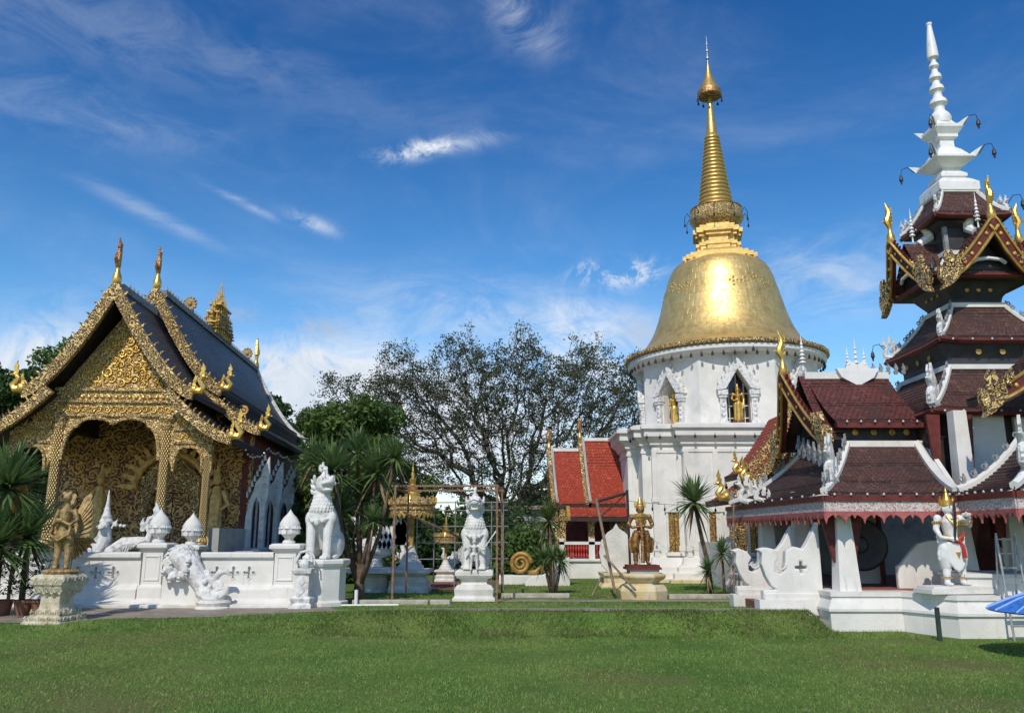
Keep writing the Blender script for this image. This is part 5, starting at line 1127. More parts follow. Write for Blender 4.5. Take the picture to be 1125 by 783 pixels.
# ------------------------------------------------------------------ lions
def lion(root, H, z0=0., yaw=0., mat=None, child=False):
    m = MB(); base = Matrix.Translation((0,0,z0)) @ Matrix.Rotation(yaw, 4, 'Z') @ Matrix.Diagonal((H*.86, H*.86, H, 1)); m.M = base
    for s in (-1, 1):
        m.tube([(s*.115,-.16,.02),(s*.115,-.155,.12),(s*.115,-.15,.25),(s*.12,-.13,.40),(s*.11,-.10,.50)], [.058,.060,.062,.075,.09], 10)
        m.ell((s*.115,-.20,.028), (.068,.095,.034)); 
        for q in (-1, 0, 1): m.ell((s*.115+q*.036,-.275,.022), (.020,.028,.022), 6, 5)
        m.ell((s*.15,.14,.17), (.085,.17,.16)); m.ell((s*.17,.0,.03), (.05,.11,.03)); m.ell((s*.13,-.12,.45), (.085,.08,.10))
    m.tube([(0,.16,.16),(0,.10,.32),(0,.0,.46),(0,-.08,.56)], [.17,.19,.18,.15], 12); m.ell((0,-.12,.50), (.165,.12,.13)); m.tube([(0,-.10,.52),(0,-.10,.60),(0,-.10,.68),(0,-.10,.75)], [.15,.135,.112,.095], 14)
    m.tube([(0,.26,.05),(0,.34,.2),(0,.33,.34),(0,.27,.42)], [.05,.045,.04,.01], 8)
    # collar of scales
    for row in range(4):
        for i in range(11):
            a = R(-180+180*(i+.5*(row % 2))/10.); r_ = .142-.012*row; m.ell((r_*1.02*cos(a), -.10+r_*.98*sin(a), .575+row*.038), (.022,.016,.024), 6, 4)
    m.M = base @ Matrix.Translation((0,-.10,.735)) @ Matrix.Scale(1.08, 4) @ Matrix.Rotation(R(42) if not child else 0, 4, 'Z')
    m.ell((0,0,.0), (.095,.09,.08)); m.ell((0,-.05,.10), (.115,.13,.105))
    m.ell((0,-.185,.115), (.078,.085,.036)); m.ell((0,-.245,.130), (.035,.025,.025)); m.ell((0,-.155,.035), (.062,.085,.022)); m.ell((0,-.14,.075), (.05,.04,.03))
    for s in (-1, 1):
        m.ell((s*.055,-.155,.165), (.030,.028,.026), 8, 6); m.ell((s*.125,-.02,.15), (.02,.04,.05), 6, 5); m.ell((s*.07,-.19,.10), (.025,.05,.022), 6, 5)
        for i in range(3): m.tube([(s*.08,.03,.0+.055*i),(s*.115,.06,.01+.055*i),(s*.13,.085,.045+.055*i)], [.028,.022,.006], 6)
        for i in range(3): m.lathe([(.012,0),(.002,.035)], 5, (s*.045,-.20+.03*i,.055))
    for i in range(5): flame(m, (0,-.10+.055*i,.20+.01*i), (0,1,0), (0,0,1), .07 if i != 2 else .10, .035)
    m.lathe([(.05,0),(.03,.03),(.006,.07)], 8, (0,-.05,.20))
    b = m.build('body', mat or whitec, root, remesh=.0072*H)
    m = MB(); m.M = base
    m.tube([(-.17,-.13,.46),(-.10,-.235,.44),(0,-.26,.43),(.10,-.235,.44),(.17,-.13,.46)], .016, 6); m.ell((0,-.27,.42), (.04,.02,.045), 8, 6)
    for s in (-1, 1): m.ell((s*.07,-.255,.43), (.026,.015,.026), 8, 6)
    for q in range(11): a = R(-90-80+16*q); m.ell((.158*cos(a), -.10+.152*sin(a), .545), (.016,.014,.016), 6, 4)
    m.build('garland', mat or whitec, b, smooth='auto')
    return b
LX = X(352, 21.0, 1.3)
LI = thing('lion_statue', 'large white seated guardian lion on an octagonal white pedestal', 'statue', (LX, 21.2, GZ), R(-8))
m = MB(); m.lathe([(.68,-.1),(.68,.10),(.60,.14),(.60,.30),(.60,.92),(.66,.96),(.70,1.02),(.70,1.10),(.66,1.12)], 8, (0,0,0), R(22.5)); m.build('pedestal', stucco, LI, bevel=.012)
lion(LI, 2.2, 1.11, mat=whites)
SPL = thing('small_pillar', 'short carved white pillar with an arched loop in front of the lion pedestal', 'pillar', (X(336,20.3), 20.3, GZ))
m = MB(); m.sq([(.27,-.1),(.27,.10),(.22,.14),(.25,.24),(.17,.30),(.17,.78),(.22,.82),(.24,.88),(.24,.93)]); m.build('shaft', whitec, SPL, bevel=.01)
m = MB(); m.tube([(-.18,0,.93),(-.18,0,1.15),(-.10,0,1.30),(.04,0,1.33),(.15,0,1.24),(.18,0,1.08)], .035, 8); m.ell((0,0,1.02), (.12,.12,.13)); m.tube([(.0,.0,1.35),(.13,-.02,1.34),(.24,-.04,1.20),(.26,-.04,1.0)], [.012,.02,.02,.02], 6); m.build('loop', whitec, SPL, smooth='auto')
m = MB(); 
for z in (.42, .62): m.cbox((0,-.18,z), (.12,.02,.12), 0, R(45))
m.build('diamond_panel', whitec, SPL)
# second lion with a small figure on its knees
D2 = 22.8
L2 = thing('lion_statue', 'white lion statue with a small figure at its chest, inside the rusty frame', 'statue', (X(522,D2), D2, GZ))
m = MB(); m.sq([(.56,-.1),(.56,.08),(.50,.14),(.52,.30),(.46,.40),(.34,.44),(.34,.54),(.46,.60),(.50,.66),(.50,.76),(.44,.80)]); m.build('pedestal', creamst if False else stucco2, L2, bevel=.012)
lion(L2, 2.05, .79, 0, whites, True)
F2 = figure(L2, .78, whitec, arms={-1:[(-.135,0,.80),(-.25,-.02,.70),(-.34,-.06,.62),(-.30,-.10,.72)], 1:[(.135,0,.80),(.25,-.02,.70),(.34,-.06,.66),(.42,-.10,.80)]}, voxel=.014, name='small_figure'); F2.location = (0,-.62*.9+.02,.80)
m = MB(); m.tube([(.22,-.5,1.30),(.45,-.5,1.62),(.62,-.5,1.86)], .018, 6); m.build('club', whitec, L2)

# ------------------------------------------------------------------ guardians
def jewel(m, pts, r): 
    for p in pts: m.ell(p, r, 6, 5)
G1 = thing('guardian_statue', 'white standing giant with golden crown, red sash and raised club on the pavilion plinth', 'statue', (X(1045,17.35,1.1), 17.2, .815), R(8))
m = MB(); m.box(-.75,.85,-.32,.30,0,.10); m.box(-.68,.78,-.28,.27,.10,.15); m.build('slab', stucco, G1, bevel=.01)
H1 = 1.66
arms = {-1:[(-.15,0,.80),(-.185,.0,.67),(-.175,-.07,.57),(-.08,-.12,.56)], 1:[(.15,0,.80),(.23,-.02,.745),(.235,-.08,.80),(.17,-.12,.84)]}
body = figure(G1, H1, whitep, arms=arms, voxel=.018, stance=.105); body.location = (0,0,.15)
O = lambda x, y, z: (x*H1, y*H1, z*H1)
m = MB()
for s in (-1, 1):
    m.tube([O(s*.07,0,.54),O(s*.095,-.005,.44),O(s*.11,0,.33),O(s*.10,0,.24),O(s*.10,0,.19)], [.13,.15,.145,.12,.09], 12, .9)
    for k in range(6): m.tube([O(s*(.04+.025*k),-.085+.01*k,.50-.02*k),O(s*(.055+.024*k),-.09+.01*k,.38),O(s*(.05+.022*k),-.07+.01*k,.26)], .012, 5)
    flame(m, O(s*.14,0,.50), V((s,0,0)), V((0,0,1)), .20, .05); flame(m, O(s*.15,0,.30), V((s,0,-.2)), V((0,0,1)), .20, .05)
m.prism([(-.12,.52),(.12,.52),(.10,.26),(.05,.19),(0,.16),(-.05,.19),(-.10,.26)], (0,-.15,0), (H1,0,0), (0,0,H1), .05*1)
m.build('trousers', whitep, body, remesh=.02)
m = MB(); m.lathe([(.115,-.01),(.125,.03),(.115,.06),(.10,.07),(.105,.10),(.08,.14),(.06,.20),(.03,.27),(.035,.29),(.012,.33),(0,.40)], 14, O(0,.0,.955))
for s in (-1, 1): flame(m, O(s*.065,0,.955), V((s,0,0)), V((0,0,1)), .16, .03)
for i in range(7): a = R(-160+i*23.3); m.prism([(-.03,0),(.03,0),(0,.10)], V(O(0,0,.985))+V((.115*cos(a),.115*sin(a),0)), V((-sin(a),cos(a),0)), V((0,0,1)), .015)
m.build('crown', gold, body, smooth='auto')
m = MB()
for s in (-1, 1):
    m.tube([O(s*.055,-.045,.85),O(s*.05,-.095,.78),O(s*.03,-.105,.72),O(0,-.10,.68)], .022, 6)
    for z in (.76,.745): 
        for i in range(12): a = 2*pi*i/12; m.ell((s*(.168 if s < 0 else .185)*H1+.075*cos(a), .075*sin(a)-(.0 if s < 0 else .02), z*H1-(.0 if s < 0 else .03)), (.02,.02,.022), 6, 4)
    for i in range(14): a = 2*pi*i/14; m.ell((s*.105*H1+.085*cos(a), .085*sin(a)-.01, .10*H1), (.02,.02,.018), 6, 4)
for z, w_ in ((.80,.055),(.76,.05),(.72,.04)): m.tube([O(-w_,-.085,z),O(0,-.11,z-.02),O(w_,-.085,z)], .018, 6)
m.ell(O(0,-.112,.745), (.05,.02,.05)); m.prism([(-.05,0),(.05,0),(0,-.10)], O(0,-.10,.695), (1,0,0), (0,0,1), .03); m.prism([(-.05,0),(.05,0),(0,-.12)], O(0,-.115,.40), (1,0,0), (0,0,1), .03)
m.tube([O(-.11,-.03,.60),O(-.05,-.105,.565),O(.0,-.115,.555),O(.05,-.105,.565),O(.11,-.03,.60)], .03, 6)
m.build('gold_ornaments', gold, body, smooth='auto')
m = MB(); m.tube([O(-.125,0,.575),O(-.09,-.09,.545),O(0,-.12,.52),O(.09,-.09,.56),O(.125,0,.60)], [.03,.035,.035,.035,.03], 8)
m.tube([O(.03,-.125,.53),O(.05,-.15,.47),O(.055,-.15,.38),O(.06,-.15,.33)], [.03,.035,.04,.045], 6, .5); m.tube([O(.03,-.12,.54),O(.08,-.12,.58),O(.12,-.08,.63)], [.02,.03,.03], 6); m.build('sash', redm, body, smooth='auto')
m = MB()
for s in (-1, 1): m.ell(O(s*.026,-.079,.940), (.013,.008,.010), 6, 5)
m.tube([O(-.03,-.075,.956),O(-.012,-.083,.950)], .004, 4); m.tube([O(.03,-.075,.956),O(.012,-.083,.950)], .004, 4); m.build('eyes', blackm, body)
m = MB(); m.tube([O(-.05,-.145,.54),O(-.035,-.16,.70),O(-.028,-.165,.84),O(-.02,-.17,1.02)], [.020,.026,.026,.018], 8); tag(m.build('club', blackm, body), 'dark grey club held upright')
m = MB(); m.tube([O(.10,-.13,.845),O(.20,-.12,.85),O(.30,-.10,.84)], [.035,.03,.02], 8); m.tube([O(.235,-.08,.78),O(.27,-.02,.70)], [.05,.03], 8); m.build('cuff', whitep, body, smooth='auto')

DG = 23.4
G2 = thing('guardian_statue', 'gold and dark red giant guardian leaning on his club on an ochre pedestal', 'statue', (X(704,DG), DG, GZ))
m = MB(); m.lathe([(.66,-.1),(.68,.05),(.70,.22),(.62,.36),(.48,.40),(.48,.46),(.60,.52),(.66,.58),(.66,.64),(.58,.68)], 8, (0,0,0), R(22.5)); m.build('pedestal', ochre, G2, bevel=.02)
m = MB(); m.box(-.38,.42,-.34,.3,.68,.78); m.build('plinth_block', stuccog, G2); m = MB(); m.box(-.48,.48,-.40,.34,.78,.84); m.box(-.44,.44,-.36,.3,.84,.90); m.build('red_slab', maroon, G2)
H2 = 1.62; golddark = pm('old_gold', (.42,.24,.07), (.24,.11,.04), 9., .42, .6, .6, 34, c3=(.08,.03,.02), s3=10, k3=(.5,.7))
arms = {s:[(s*.15,0,.80),(s*.205,.01,.67),(s*.16,-.09,.62),(s*.035,-.13,.64)] for s in (-1, 1)}
body = figure(G2, H2, bronze, arms=arms, voxel=.018, stance=.10); body.location = (0,0,.90)
O = lambda x, y, z: (x*H2, y*H2, z*H2)
m = MB(); m.tube([O(-.14,0,.80),O(0,-.07,.80),O(.14,0,.80)], [.06,.12,.06], 8); m.ell(O(0,-.06,.72), (.16,.06,.14)); m.build('breastplate', golddull, body, smooth='auto')
m = MB()
for s in (-1, 1):
    m.tube([O(s*.07,-.005,.53),O(s*.095,-.01,.42),O(s*.105,-.01,.30),O(s*.10,0,.20)], [.125,.13,.12,.085], 12)
    for i in range(3): flame(m, O(s*(.13+.02*i),0,.20+.05*i), V((s,0,0)), V((0,0,1)), .30-.04*i, .05)
    m.tube([O(s*.10,0,.18),O(s*.10,0,.06)], [.075,.07], 10)
m.build('leggings', golddark, body, remesh=.02)
m = MB(); m.tube([O(-.06,-.115,.52),O(-.06,-.12,.25),O(-.05,-.115,.10)], [.04,.05,.03], 6, .4); m.tube([O(.06,-.115,.52),O(.06,-.12,.25),O(.05,-.115,.10)], [.04,.05,.03], 6, .4); m.tube([O(-.12,-.03,.55),O(0,-.1,.54),O(.12,-.03,.55)], .045, 8); m.build('sash', bronze, body, smooth='auto')
m = MB(); m.lathe([(.11,-.01),(.125,.03),(.115,.07),(.09,.09),(.095,.12),(.06,.18),(.03,.26),(.01,.32),(0,.38)], 14, O(0,0,.955))
for s in (-1, 1): flame(m, O(s*.06,0,.95), V((s,0,0)), V((0,0,1)), .17, .03)
m.build('crown', gold, body, smooth='auto')
m = MB(); m.tube([O(0,-.14,.66),O(0,-.145,.4),O(0,-.15,.03)], [.035,.045,.055], 10); 
for i in range(10): m.lathe([(.055,0),(.06,.02),(.055,.04)], 10, O(0,-.145,.08+i*.055))
m.build('club', bronze, body, smooth='auto')
m = MB()
for s in (-1, 1): m.ell(O(s*.026,-.079,.940), (.013,.008,.011), 6, 5)
m.build('eyes', whitep, body)

# golden bird-woman on her cream pedestal
DK = 17.75
K = thing('bird_woman_statue', 'weathered gold winged bird-woman statue on a cream carved pedestal at the lawn edge', 'statue', (X(64,DK,.8), DK, .17), R(-10))
m = MB(); m.sq([(.68,-.1),(.68,.05),(.62,.08),(.55,.15),(.42,.26),(.36,.32),(.34,.40),(.34,.56),(.38,.60),(.44,.66),(.50,.72),(.52,.76),(.58,.80),(.58,.94),(.52,.97),(.47,1.0)]); m.v = [(a*.66, b*.66, c) for a, b, c in m.v]; pd = m.build('pedestal', creamst, K, bevel=.02)
m = MB()
for zr, rr, n_, sz in ((.22,.50,6,.10),(.68,.47,7,.075),(.87,.585,7,.085),(.12,.62,8,.06)):
    for k in range(4):
        M4 = Matrix.Rotation(k*pi/2, 4, 'Z')
        for i in range(n_): p = M4 @ V((-rr+2*rr*(i+.5)/n_, -rr, zr)); u = M4 @ V((1,0,0)); spiral(m, p, u, V((0,0,1)), sz, .022, 1.3, 1 if i % 2 else -1, 9)
m.v = [(a*.66, b*.66, c) for a, b, c in m.v]; m.build('pedestal_carving', creamst, pd)
m = MB(); m.lathe([(.30,0),(.32,.03),(.28,.08),(.25,.10)], 14, (0,0,1.0))
for i in range(14): a = 2*pi*i/14; m.ell((.28*cos(a), .28*sin(a), 1.05), (.08,.08,.05), 6, 4)
m.build('lotus_mat', goldk, K)
m = MB(); z0 = 1.08
for s in (-1, 1):
    m.tube([(s*.13,0,z0),(s*.13,-.01,z0+.2),(s*.12,.02,z0+.42),(s*.10,.0,z0+.62),(s*.07,0,z0+.75)], [.055,.065,.085,.11,.12], 10); m.ell((s*.14,-.08,z0+.02), (.06,.12,.03))
m.ell((0,.02,z0+.72), (.20,.18,.16)); m.tube([(0,.0,z0+.70),(0,-.02,z0+.88),(0,-.02,z0+1.05),(0,0,z0+1.22),(0,0,z0+1.32)], [.17,.125,.15,.16,.07], 12, .75); m.tube([(0,0,z0+1.3),(0,-.01,z0+1.42)], .055, 8); m.ell((0,-.03,z0+1.49), (.085,.10,.115))
m.ell((0,-.13,z0+1.48), (.02,.03,.03), 6, 5)
for s in (-1, 1):
    m.tube([(s*.17,0,z0+1.24),(s*.26,.0,z0+1.02),(s*.20,-.14,z0+.92),(s*.06,-.2,z0+1.0)], [.06,.05,.04,.035], 8); m.ell((s*.03,-.22,z0+1.02), (.05,.04,.05), 6, 5); m.ell((s*.075,-.05,z0+1.58), (.05,.04,.05), 6, 5)
m.tube([(-.2,-.1,z0+.95),(-.22,-.16,z0+.72),(0,-.2,z0+.60),(.22,-.16,z0+.72),(.2,-.1,z0+.95)], .035, 6)
m.build('body', goldk, K, remesh=.017)
for s in (-1, 1):
    m = MB(); 
    for i in range(8):
        t = i/7; a = R(86-13*i); d = V((s*cos(a)*.45+.22, .55, sin(a)+.25)).normalized(); L_ = .60-.045*i; b = V((s*.18,.10,z0+1.05-.05*i)); sd2 = d.cross(V((0,1,0))).normalized(); m.prism([(0,-.05),(L_*.7,-.08),(L_*.92,-.05),(L_,.02),(L_*.8,.10),(0,.07)], b, d, sd2, .03)
    m.build('wing', goldk, K)
m = MB()
for i in range(7): a = R(-75+12*i); d = V((.35*sin(R(-40+13*i)), .6, -.9+.12*i)).normalized(); sd2 = d.cross(V((0,1,0))).normalized(); m.prism([(0,-.04),(.45,-.07),(.66,0),(.5,.07),(0,.05)], (0,.16,z0+.72), d, sd2, .03)
m.build('tail', goldk, K)

# hamsa (goose) fountain statues behind the palm
def hamsa(x, y, s, label, rz):
    t = thing('goose_statue', label, 'statue', (x, y, GZ), rz, 'white goose statues behind the frame')
    m = MB(); m.lathe([(.42,-.1),(.42,.05),(.36,.1),(.40,.25),(.34,.38),(.42,.46),(.85,.52),(.85,.62),(.78,.64)], 16); m.build('pedestal', stucco2, t)
    m = MB(); m.tube([(.0,0,.66),(.0,0,.9)], [.2,.16], 10); m.ell((0,0,1.18), (.55,.34,.30)); m.tube([(-.42,0,1.2),(-.62,0,1.45),(-.52,0,1.7),(-.56,0,1.92),(-.72,0,1.98)], [.18,.13,.11,.11,.04], 8)
    for i in range(5): flame(m, (.35+.08*i,0,1.25), (1,0,0), (0,0,1), .7-.08*abs(i-2), .08)
    flame(m, (-.5,0,1.95), (1,0,0), (0,0,1), .36, .07)
    for q in (-1, 1):
        for i in range(4): flame(m, (.0+.12*i,q*.3,1.15), (1,0,0), (0,0,1), .5, .06)
    m.build('body', whitec, t, smooth='auto'); t.scale = (s,)*3
hamsa(X(414,26), 26, 1.12, 'white goose statue with upswept tail on a basin, beside the palm trunk', 0); hamsa(X(432,30.5), 30.5, .75, 'smaller white goose statue farther back, behind the big parasol', R(160)); hamsa(X(497,33), 33.0, .6, 'smallest white goose statue, seen beyond the small golden parasol', R(20))
# golden parasols on white pedestals
def parasol(px, D, s, label):
    t = thing('golden_parasol', label, 'parasol', (X(px,D), D, GZ), 0, 'gold ceremonial parasols on white pedestals')
    m = MB(); m.sq([(.62,-.1),(.62,.12),(.56,.2),(.58,.34),(.50,.44),(.46,.47),(.55,.52),(.66,.60),(.66,.68),(.60,.70)]); m.lathe([(.42,.70),(.42,.78),(.34,.86),(.34,.92),(.24,1.02),(.24,1.08),(.16,1.22),(.13,1.38),(.12,1.4)], 16); m.build('pedestal', stucco2, t, bevel=.01)
    m = MB(); m.lathe([(.12,1.38),(.10,1.44),(.085,1.5),(.085,2.35),(.12,2.4)], 14); m.build('pole', golddull, t, smooth='auto')
    m = MB(); m.lathe([(.08,2.36),(.70,2.36),(.70,2.52),(.74,2.54),(.74,2.60),(.70,2.62),(.70,2.66),(.78,2.70),(.76,2.78),(.60,2.86),(.30,2.95),(.16,2.98)], 32)
    o = m.build('canopy', goldf, t, smooth='auto')
    m = MB()
    for i in range(28): a = 2*pi*i/28; u = V((-sin(a),cos(a),0)); m.prism([(-.08,0),(.08,0),(0,-.13)], (.72*cos(a),.72*sin(a),2.40), u, (0,0,1), .02)
    for i in range(16): a = 2*pi*i/16; flame(m, (.72*cos(a),.72*sin(a),2.72), (cos(a),sin(a),0), (0,0,1), .20, .05)
    m.build('fringe', gold, o)
    m = MB(); m.lathe([(.22,2.9),(.26,3.0),(.24,3.1),(.14,3.14),(.16,3.2),(.18,3.3),(.08,3.36),(.10,3.42),(.12,3.5),(.05,3.56),(.06,3.7),(.03,3.8),(.004,4.1)], 14); m.build('finial', gold, o, smooth='auto'); t.scale = (s,)*3
parasol(452, 26, .97, 'large golden round parasol on a pole above a stepped white pedestal'); parasol(490, 31.5, .60, 'small golden parasol farther back between the frame posts')

# rusty scaffold frame and the pale grid behind it
SF = thing('rusty_frame', 'rusty steel canopy frame standing over the lion with the small figure', 'frame', (0,0,0))
x0, x1 = X(433,21.8), X(546,21.8)
for x, y in ((x0,21.8),(x1,21.8),(x0+.05,24.2),(x1+.1,24.2)):
    m = MB(); m.box(x-.026,x+.026,y-.026,y+.026,.2,3.25); m.build('post', rust, SF)
m = MB(); m.box(x0-.1,x1+.05,21.775,21.825,3.19,3.24); m.box(x0-.1,x1+.15,24.175,24.225,3.19,3.24); m.box(x0-.03,x0+.03,21.8,24.2,3.12,3.18); m.box(x1-.03,x1+.03,21.8,24.2,3.12,3.18); m.build('top_rails', rust, SF)
m = MB(); m.tube([(x0+.2,22,2.55),(x0+1.6,23.2,1.9)], .03, 5); m.build('brace', rust, SF)
GF = thing('pipe_grid', 'pale grey pipe scaffold grid standing behind the rusty frame', 'scaffold', (0,0,0))
for i, px in enumerate((458, 477, 500, 523, 540, 553)):
    x = X(px, 26.5); m = MB(); m.tube([(x,26.5,.2),(x,26.5,3.0-.1*(i%2))], .02, 6); m.build('pipe', greym, GF)
for z in (1.2, 1.7, 2.2, 2.7, 2.95):
    m = MB(); m.tube([(X(452,26.5),26.55,z),(X(558,26.5),26.55,z+.02)], .016, 6); m.build('pipe', greym, GF)
for px, D, h in ((385, 22, .9), (438, 22.2, 1.3), (416, 21.6, .75)):
    pass
# pipes and low white rail by the kerb
LRL = thing('low_rail', 'low white pipe rail lying along the kerb right of the lion', 'rail', (0,0,0)); m = MB(); m.tube([(X(378,20.6),20.6,.30),(X(440,20.6),20.6,.31)], .022, 8); m.build('rail', whitep, LRL)
m = MB(); m.tube([(X(394,21.2),21.2,.22),(X(394,21.2),21.2,.62)], .045, 10); m.build('post', whitep, LRL)

# gold coil and white curl beside the red pavilion
GC = thing('golden_coil', 'golden coiled serpent ornament on a low white ledge', 'ornament', (X(573,30), 30, .2))
m = MB(); m.box(-.8,1.2,-.3,.4,-.1,.35); m.build('ledge', stucco, GC, bevel=.02)
m = MB(); pts = []; rad = []
for i in range(40): a = i/39; th = a*4.5*pi; r_ = .52*(1-.8*a); pts.append((r_*cos(th)-.05, 0, .9+r_*sin(th))); rad.append(.13*(1-.5*a))
m.tube(pts, rad, 8); m.tube([(.35,0,.45),(.7,-.05,.5),(1.0,-.1,.75),(1.15,-.1,1.0)], [.13,.13,.11,.03], 8); m.v = [(a*.72, b*.72, .35+(c-.35)*.72) for a, b, c in m.v]; m.build('coil', golddull, GC, smooth=True)
CW = thing('curl_wall', 'low white curling balustrade end before the red pavilion steps', 'balustrade', (X(600,29), 29, .2))
m = MB(); m.prism([(-.7,-.1),(.8,-.1),(.8,1.0),(.45,.95),(.2,.6),(-.1,.42),(-.55,.35),(-.75,.15)], (0,0,0), (1,0,0), (0,0,1), .25); m.build('curl', stucco, CW, bevel=.03)
# sema stone
SM = thing('boundary_stone', 'grey leaf-shaped boundary stone behind the wooden poles', 'stone', (X(677,28.3), 28.3, .2))
m = MB(); m.sq([(.62,-.1),(.62,.1),(.5,.2),(.5,.35),(.58,.45),(.58,.52)]); m.build('pedestal', ochre, SM)
m = MB(); m.prism([(-.30,.5),(-.52,.75),(-.60,1.15),(-.52,1.55),(-.30,1.82),(-.10,1.95),(0,2.12),(.10,1.95),(.30,1.82),(.52,1.55),(.60,1.15),(.52,.75),(.30,.5)], (0,0,0), (1,0,0), (0,0,1), .16); m.build('slab', stucco2, SM, bevel=.03)
# wooden poles and wires
def pole_thing(label, segs, mat, cat='pole', name='wooden_poles'):
    t = thing(name, label, cat, (0,0,0))
    for i, (a, b, r_) in enumerate(segs): m = MB(); m.tube([W(*a), W(*b)], [r_, r_*.85], 8); m.build('pole', mat, t)
    return t
pole_thing('three leaning wooden prop poles with a dark crossbar left of the bronze guardian', [((655,548,24),(676,652,23.2),.045),((662,630,23.5),(650,655,23.0),.03),((664,610,23.4),(698,648,22.6),.035)], woodp, 'poles')
pole_thing('dark upright pole with slanting arm beside the bronze guardian', [((689,538,24.2),(693,640,24.2),.04),((655,551,24.0),(689,541,24.2),.045),((689,541,24.2),(652,575,24.1),.02)], darkw, 'pole', 'dark_pole')
pole_thing('pale upright pole with a wooden tripod foot left of the pavilion', [((806,552,23.5),(806,650,23.5),.028),((812,614,23.0),(800,645,22.6),.035),((812,614,23.0),(818,645,22.8),.035),((812,614,23.0),(812,645,23.4),.035),((806,618,23.4),(790,640,23.1),.02)], woodp, 'pole', 'tripod_pole')
WR = thing('wire', 'thin black wire with small hanging lamps across the stupa base', 'wire', (0,0,0)); m = MB(); a, b = W(690,550,30.4), W(800,552,29)
m.tube([a.lerp(b, i/20)-V((0,0,.1*sin(pi*i/20))) for i in range(21)], .008, 4)
m.build('cable', blackm, WR)
for i in range(1, 8): m = MB(); p = a.lerp(b, i/8)-V((0,0,.1)); m.tube([p, p-V((0,0,.12))], .01, 4); m.ell(p-V((0,0,.17)), (.04,.04,.07), 6, 5); m.build('lamp', blackm, WR)
# post, ladder, parasol at right edge
m = MB(); m.box(-.035,.035,-.035,.035,-.05,.62); o = m.build('green_post', greenp, loc=(X(1031,16.3,.3),16.3,0), bevel=.004); tag(o, 'thin dark green post standing in the grass before the plinth', 'post')
LD = thing('ladder', 'grey metal folding ladder behind the blue parasol at the right edge', 'ladder', (X(1117,16.2,.5)+.12, 16.3, 0))
for x in (-.16, .22):
    m = MB(); m.tube([(x,0,-.02),(x+.03,.25,2.0)], .022, 6); m.build('rail', greym, LD)
for i in range(7): m = MB(); z = .25+i*.27; m.box(-.15+.03*z/2,.22+.03*z/2,.02+.125*z,.08+.125*z,z,z+.025); m.build('rung', greym, LD)
m = MB(); m.tube([(-.14,.5,-.02),(-.12,.28,1.95)], .018, 6); m.tube([(.22,.5,-.02),(.24,.28,1.95)], .018, 6); m.build('back_frame', greym, LD)
UX = X(1088,14.2,.85)+1.22
UB = thing('blue_parasol', 'bright blue parasol open low over the grass at the right edge', 'parasol', (UX, 14.2, 0))
m = MB(); n = 16; rings = [[(r_*cos(2*pi*j/n)*(1-.0*(j%2)), r_*sin(2*pi*j/n), z) for j in range(n)] for r_, z in ((1.15,.74),(.75,.92),(.35,1.06),(.02,1.12),(.02,1.10),(.35,1.03),(.75,.89),(1.13,.72))]; m.loft(rings)
m.build('canopy', bluec, UB); m = MB()
for j in range(16):
    a = 2*pi*j/16; m.tube([(1.15*cos(a),1.15*sin(a),.745),(.75*cos(a),.75*sin(a),.925),(.35*cos(a),.35*sin(a),1.065),(0,0,1.125)], .022, 5, .4)
m.build('stripes', pm('pale_blue_cloth', (.30,.45,.75), (.25,.4,.7), 5., .8), UB)
m = MB(); m.tube([(0,0,-.05),(0,0,1.2)], .025, 8); m.build('pole', greym, UB)
# gong and gilded post inside the pavilion
GG = thing('gong', 'large dark round gong hanging inside the pavilion between white columns', 'gong', (X(946,19.6,1.5), 19.6, .82))
m = MB(); m.M = Matrix.Translation((0,0,.92)) @ Matrix.Rotation(R(90), 4, 'X') @ Matrix.Rotation(R(-28), 4, 'Y'); m.lathe([(.56,-.08),(.60,-.02),(.56,.05),(.42,.07),(.38,.05),(.20,.07),(.16,.14),(.05,.16)], 28); m.build('disc', charc, GG, smooth='auto')
m = MB(); m.box(-.62,-.54,.1,.2,0,1.7); m.box(.5,.58,.1,.2,0,1.7); m.box(-.62,.58,.1,.2,1.62,1.72); m.build('stand', maroon, GG)
GP = thing('gilded_panel', 'small gilded carved panel above the gong inside the pavilion', 'ornament', (X(940,20.3,2.4), 20.3, 2.05)); m = MB(); m.box(-.22,.22,-.05,.05,-.1,.62); m.build('panel', goldc, GP)

# ------------------------------------------------------------------ plants
deadm = pm('dead_leaf', (.30,.22,.12), (.20,.14,.08), 3., .85)
def leafblade(P, base, d, L_, w_, droop, n=4):
    d = d.normalized(); side = d.cross(V((0,0,1))); side = side.normalized() if side.length > .05 else V((1,0,0))
    pts = []
    for i in range(n+1):
        t = i/n; c = base+d*(L_*t)-V((0,0,droop*L_*t*t)); ww = w_*(.55+.9*t if t < .4 else (1-t)/.6*.91+.0); pts.append((c-side*ww, c+side*ww))
    for i in range(n):
        a, b = pts[i], pts[i+1]; P += [a[0], a[1], b[1], b[0]]
def rosette_head(P, c, r, n, up=.35, w_=.03):
    for i in range(n):
        a = random.uniform(0, 2*pi); e = random.uniform(-.5, 1.4); d = V((cos(a)*cos(e), sin(a)*cos(e), sin(e)+up*.2)); leafblade(P, V(c), d, r*random.uniform(.75, 1.08), w_*random.uniform(.8, 1.2), random.uniform(.04, .32))
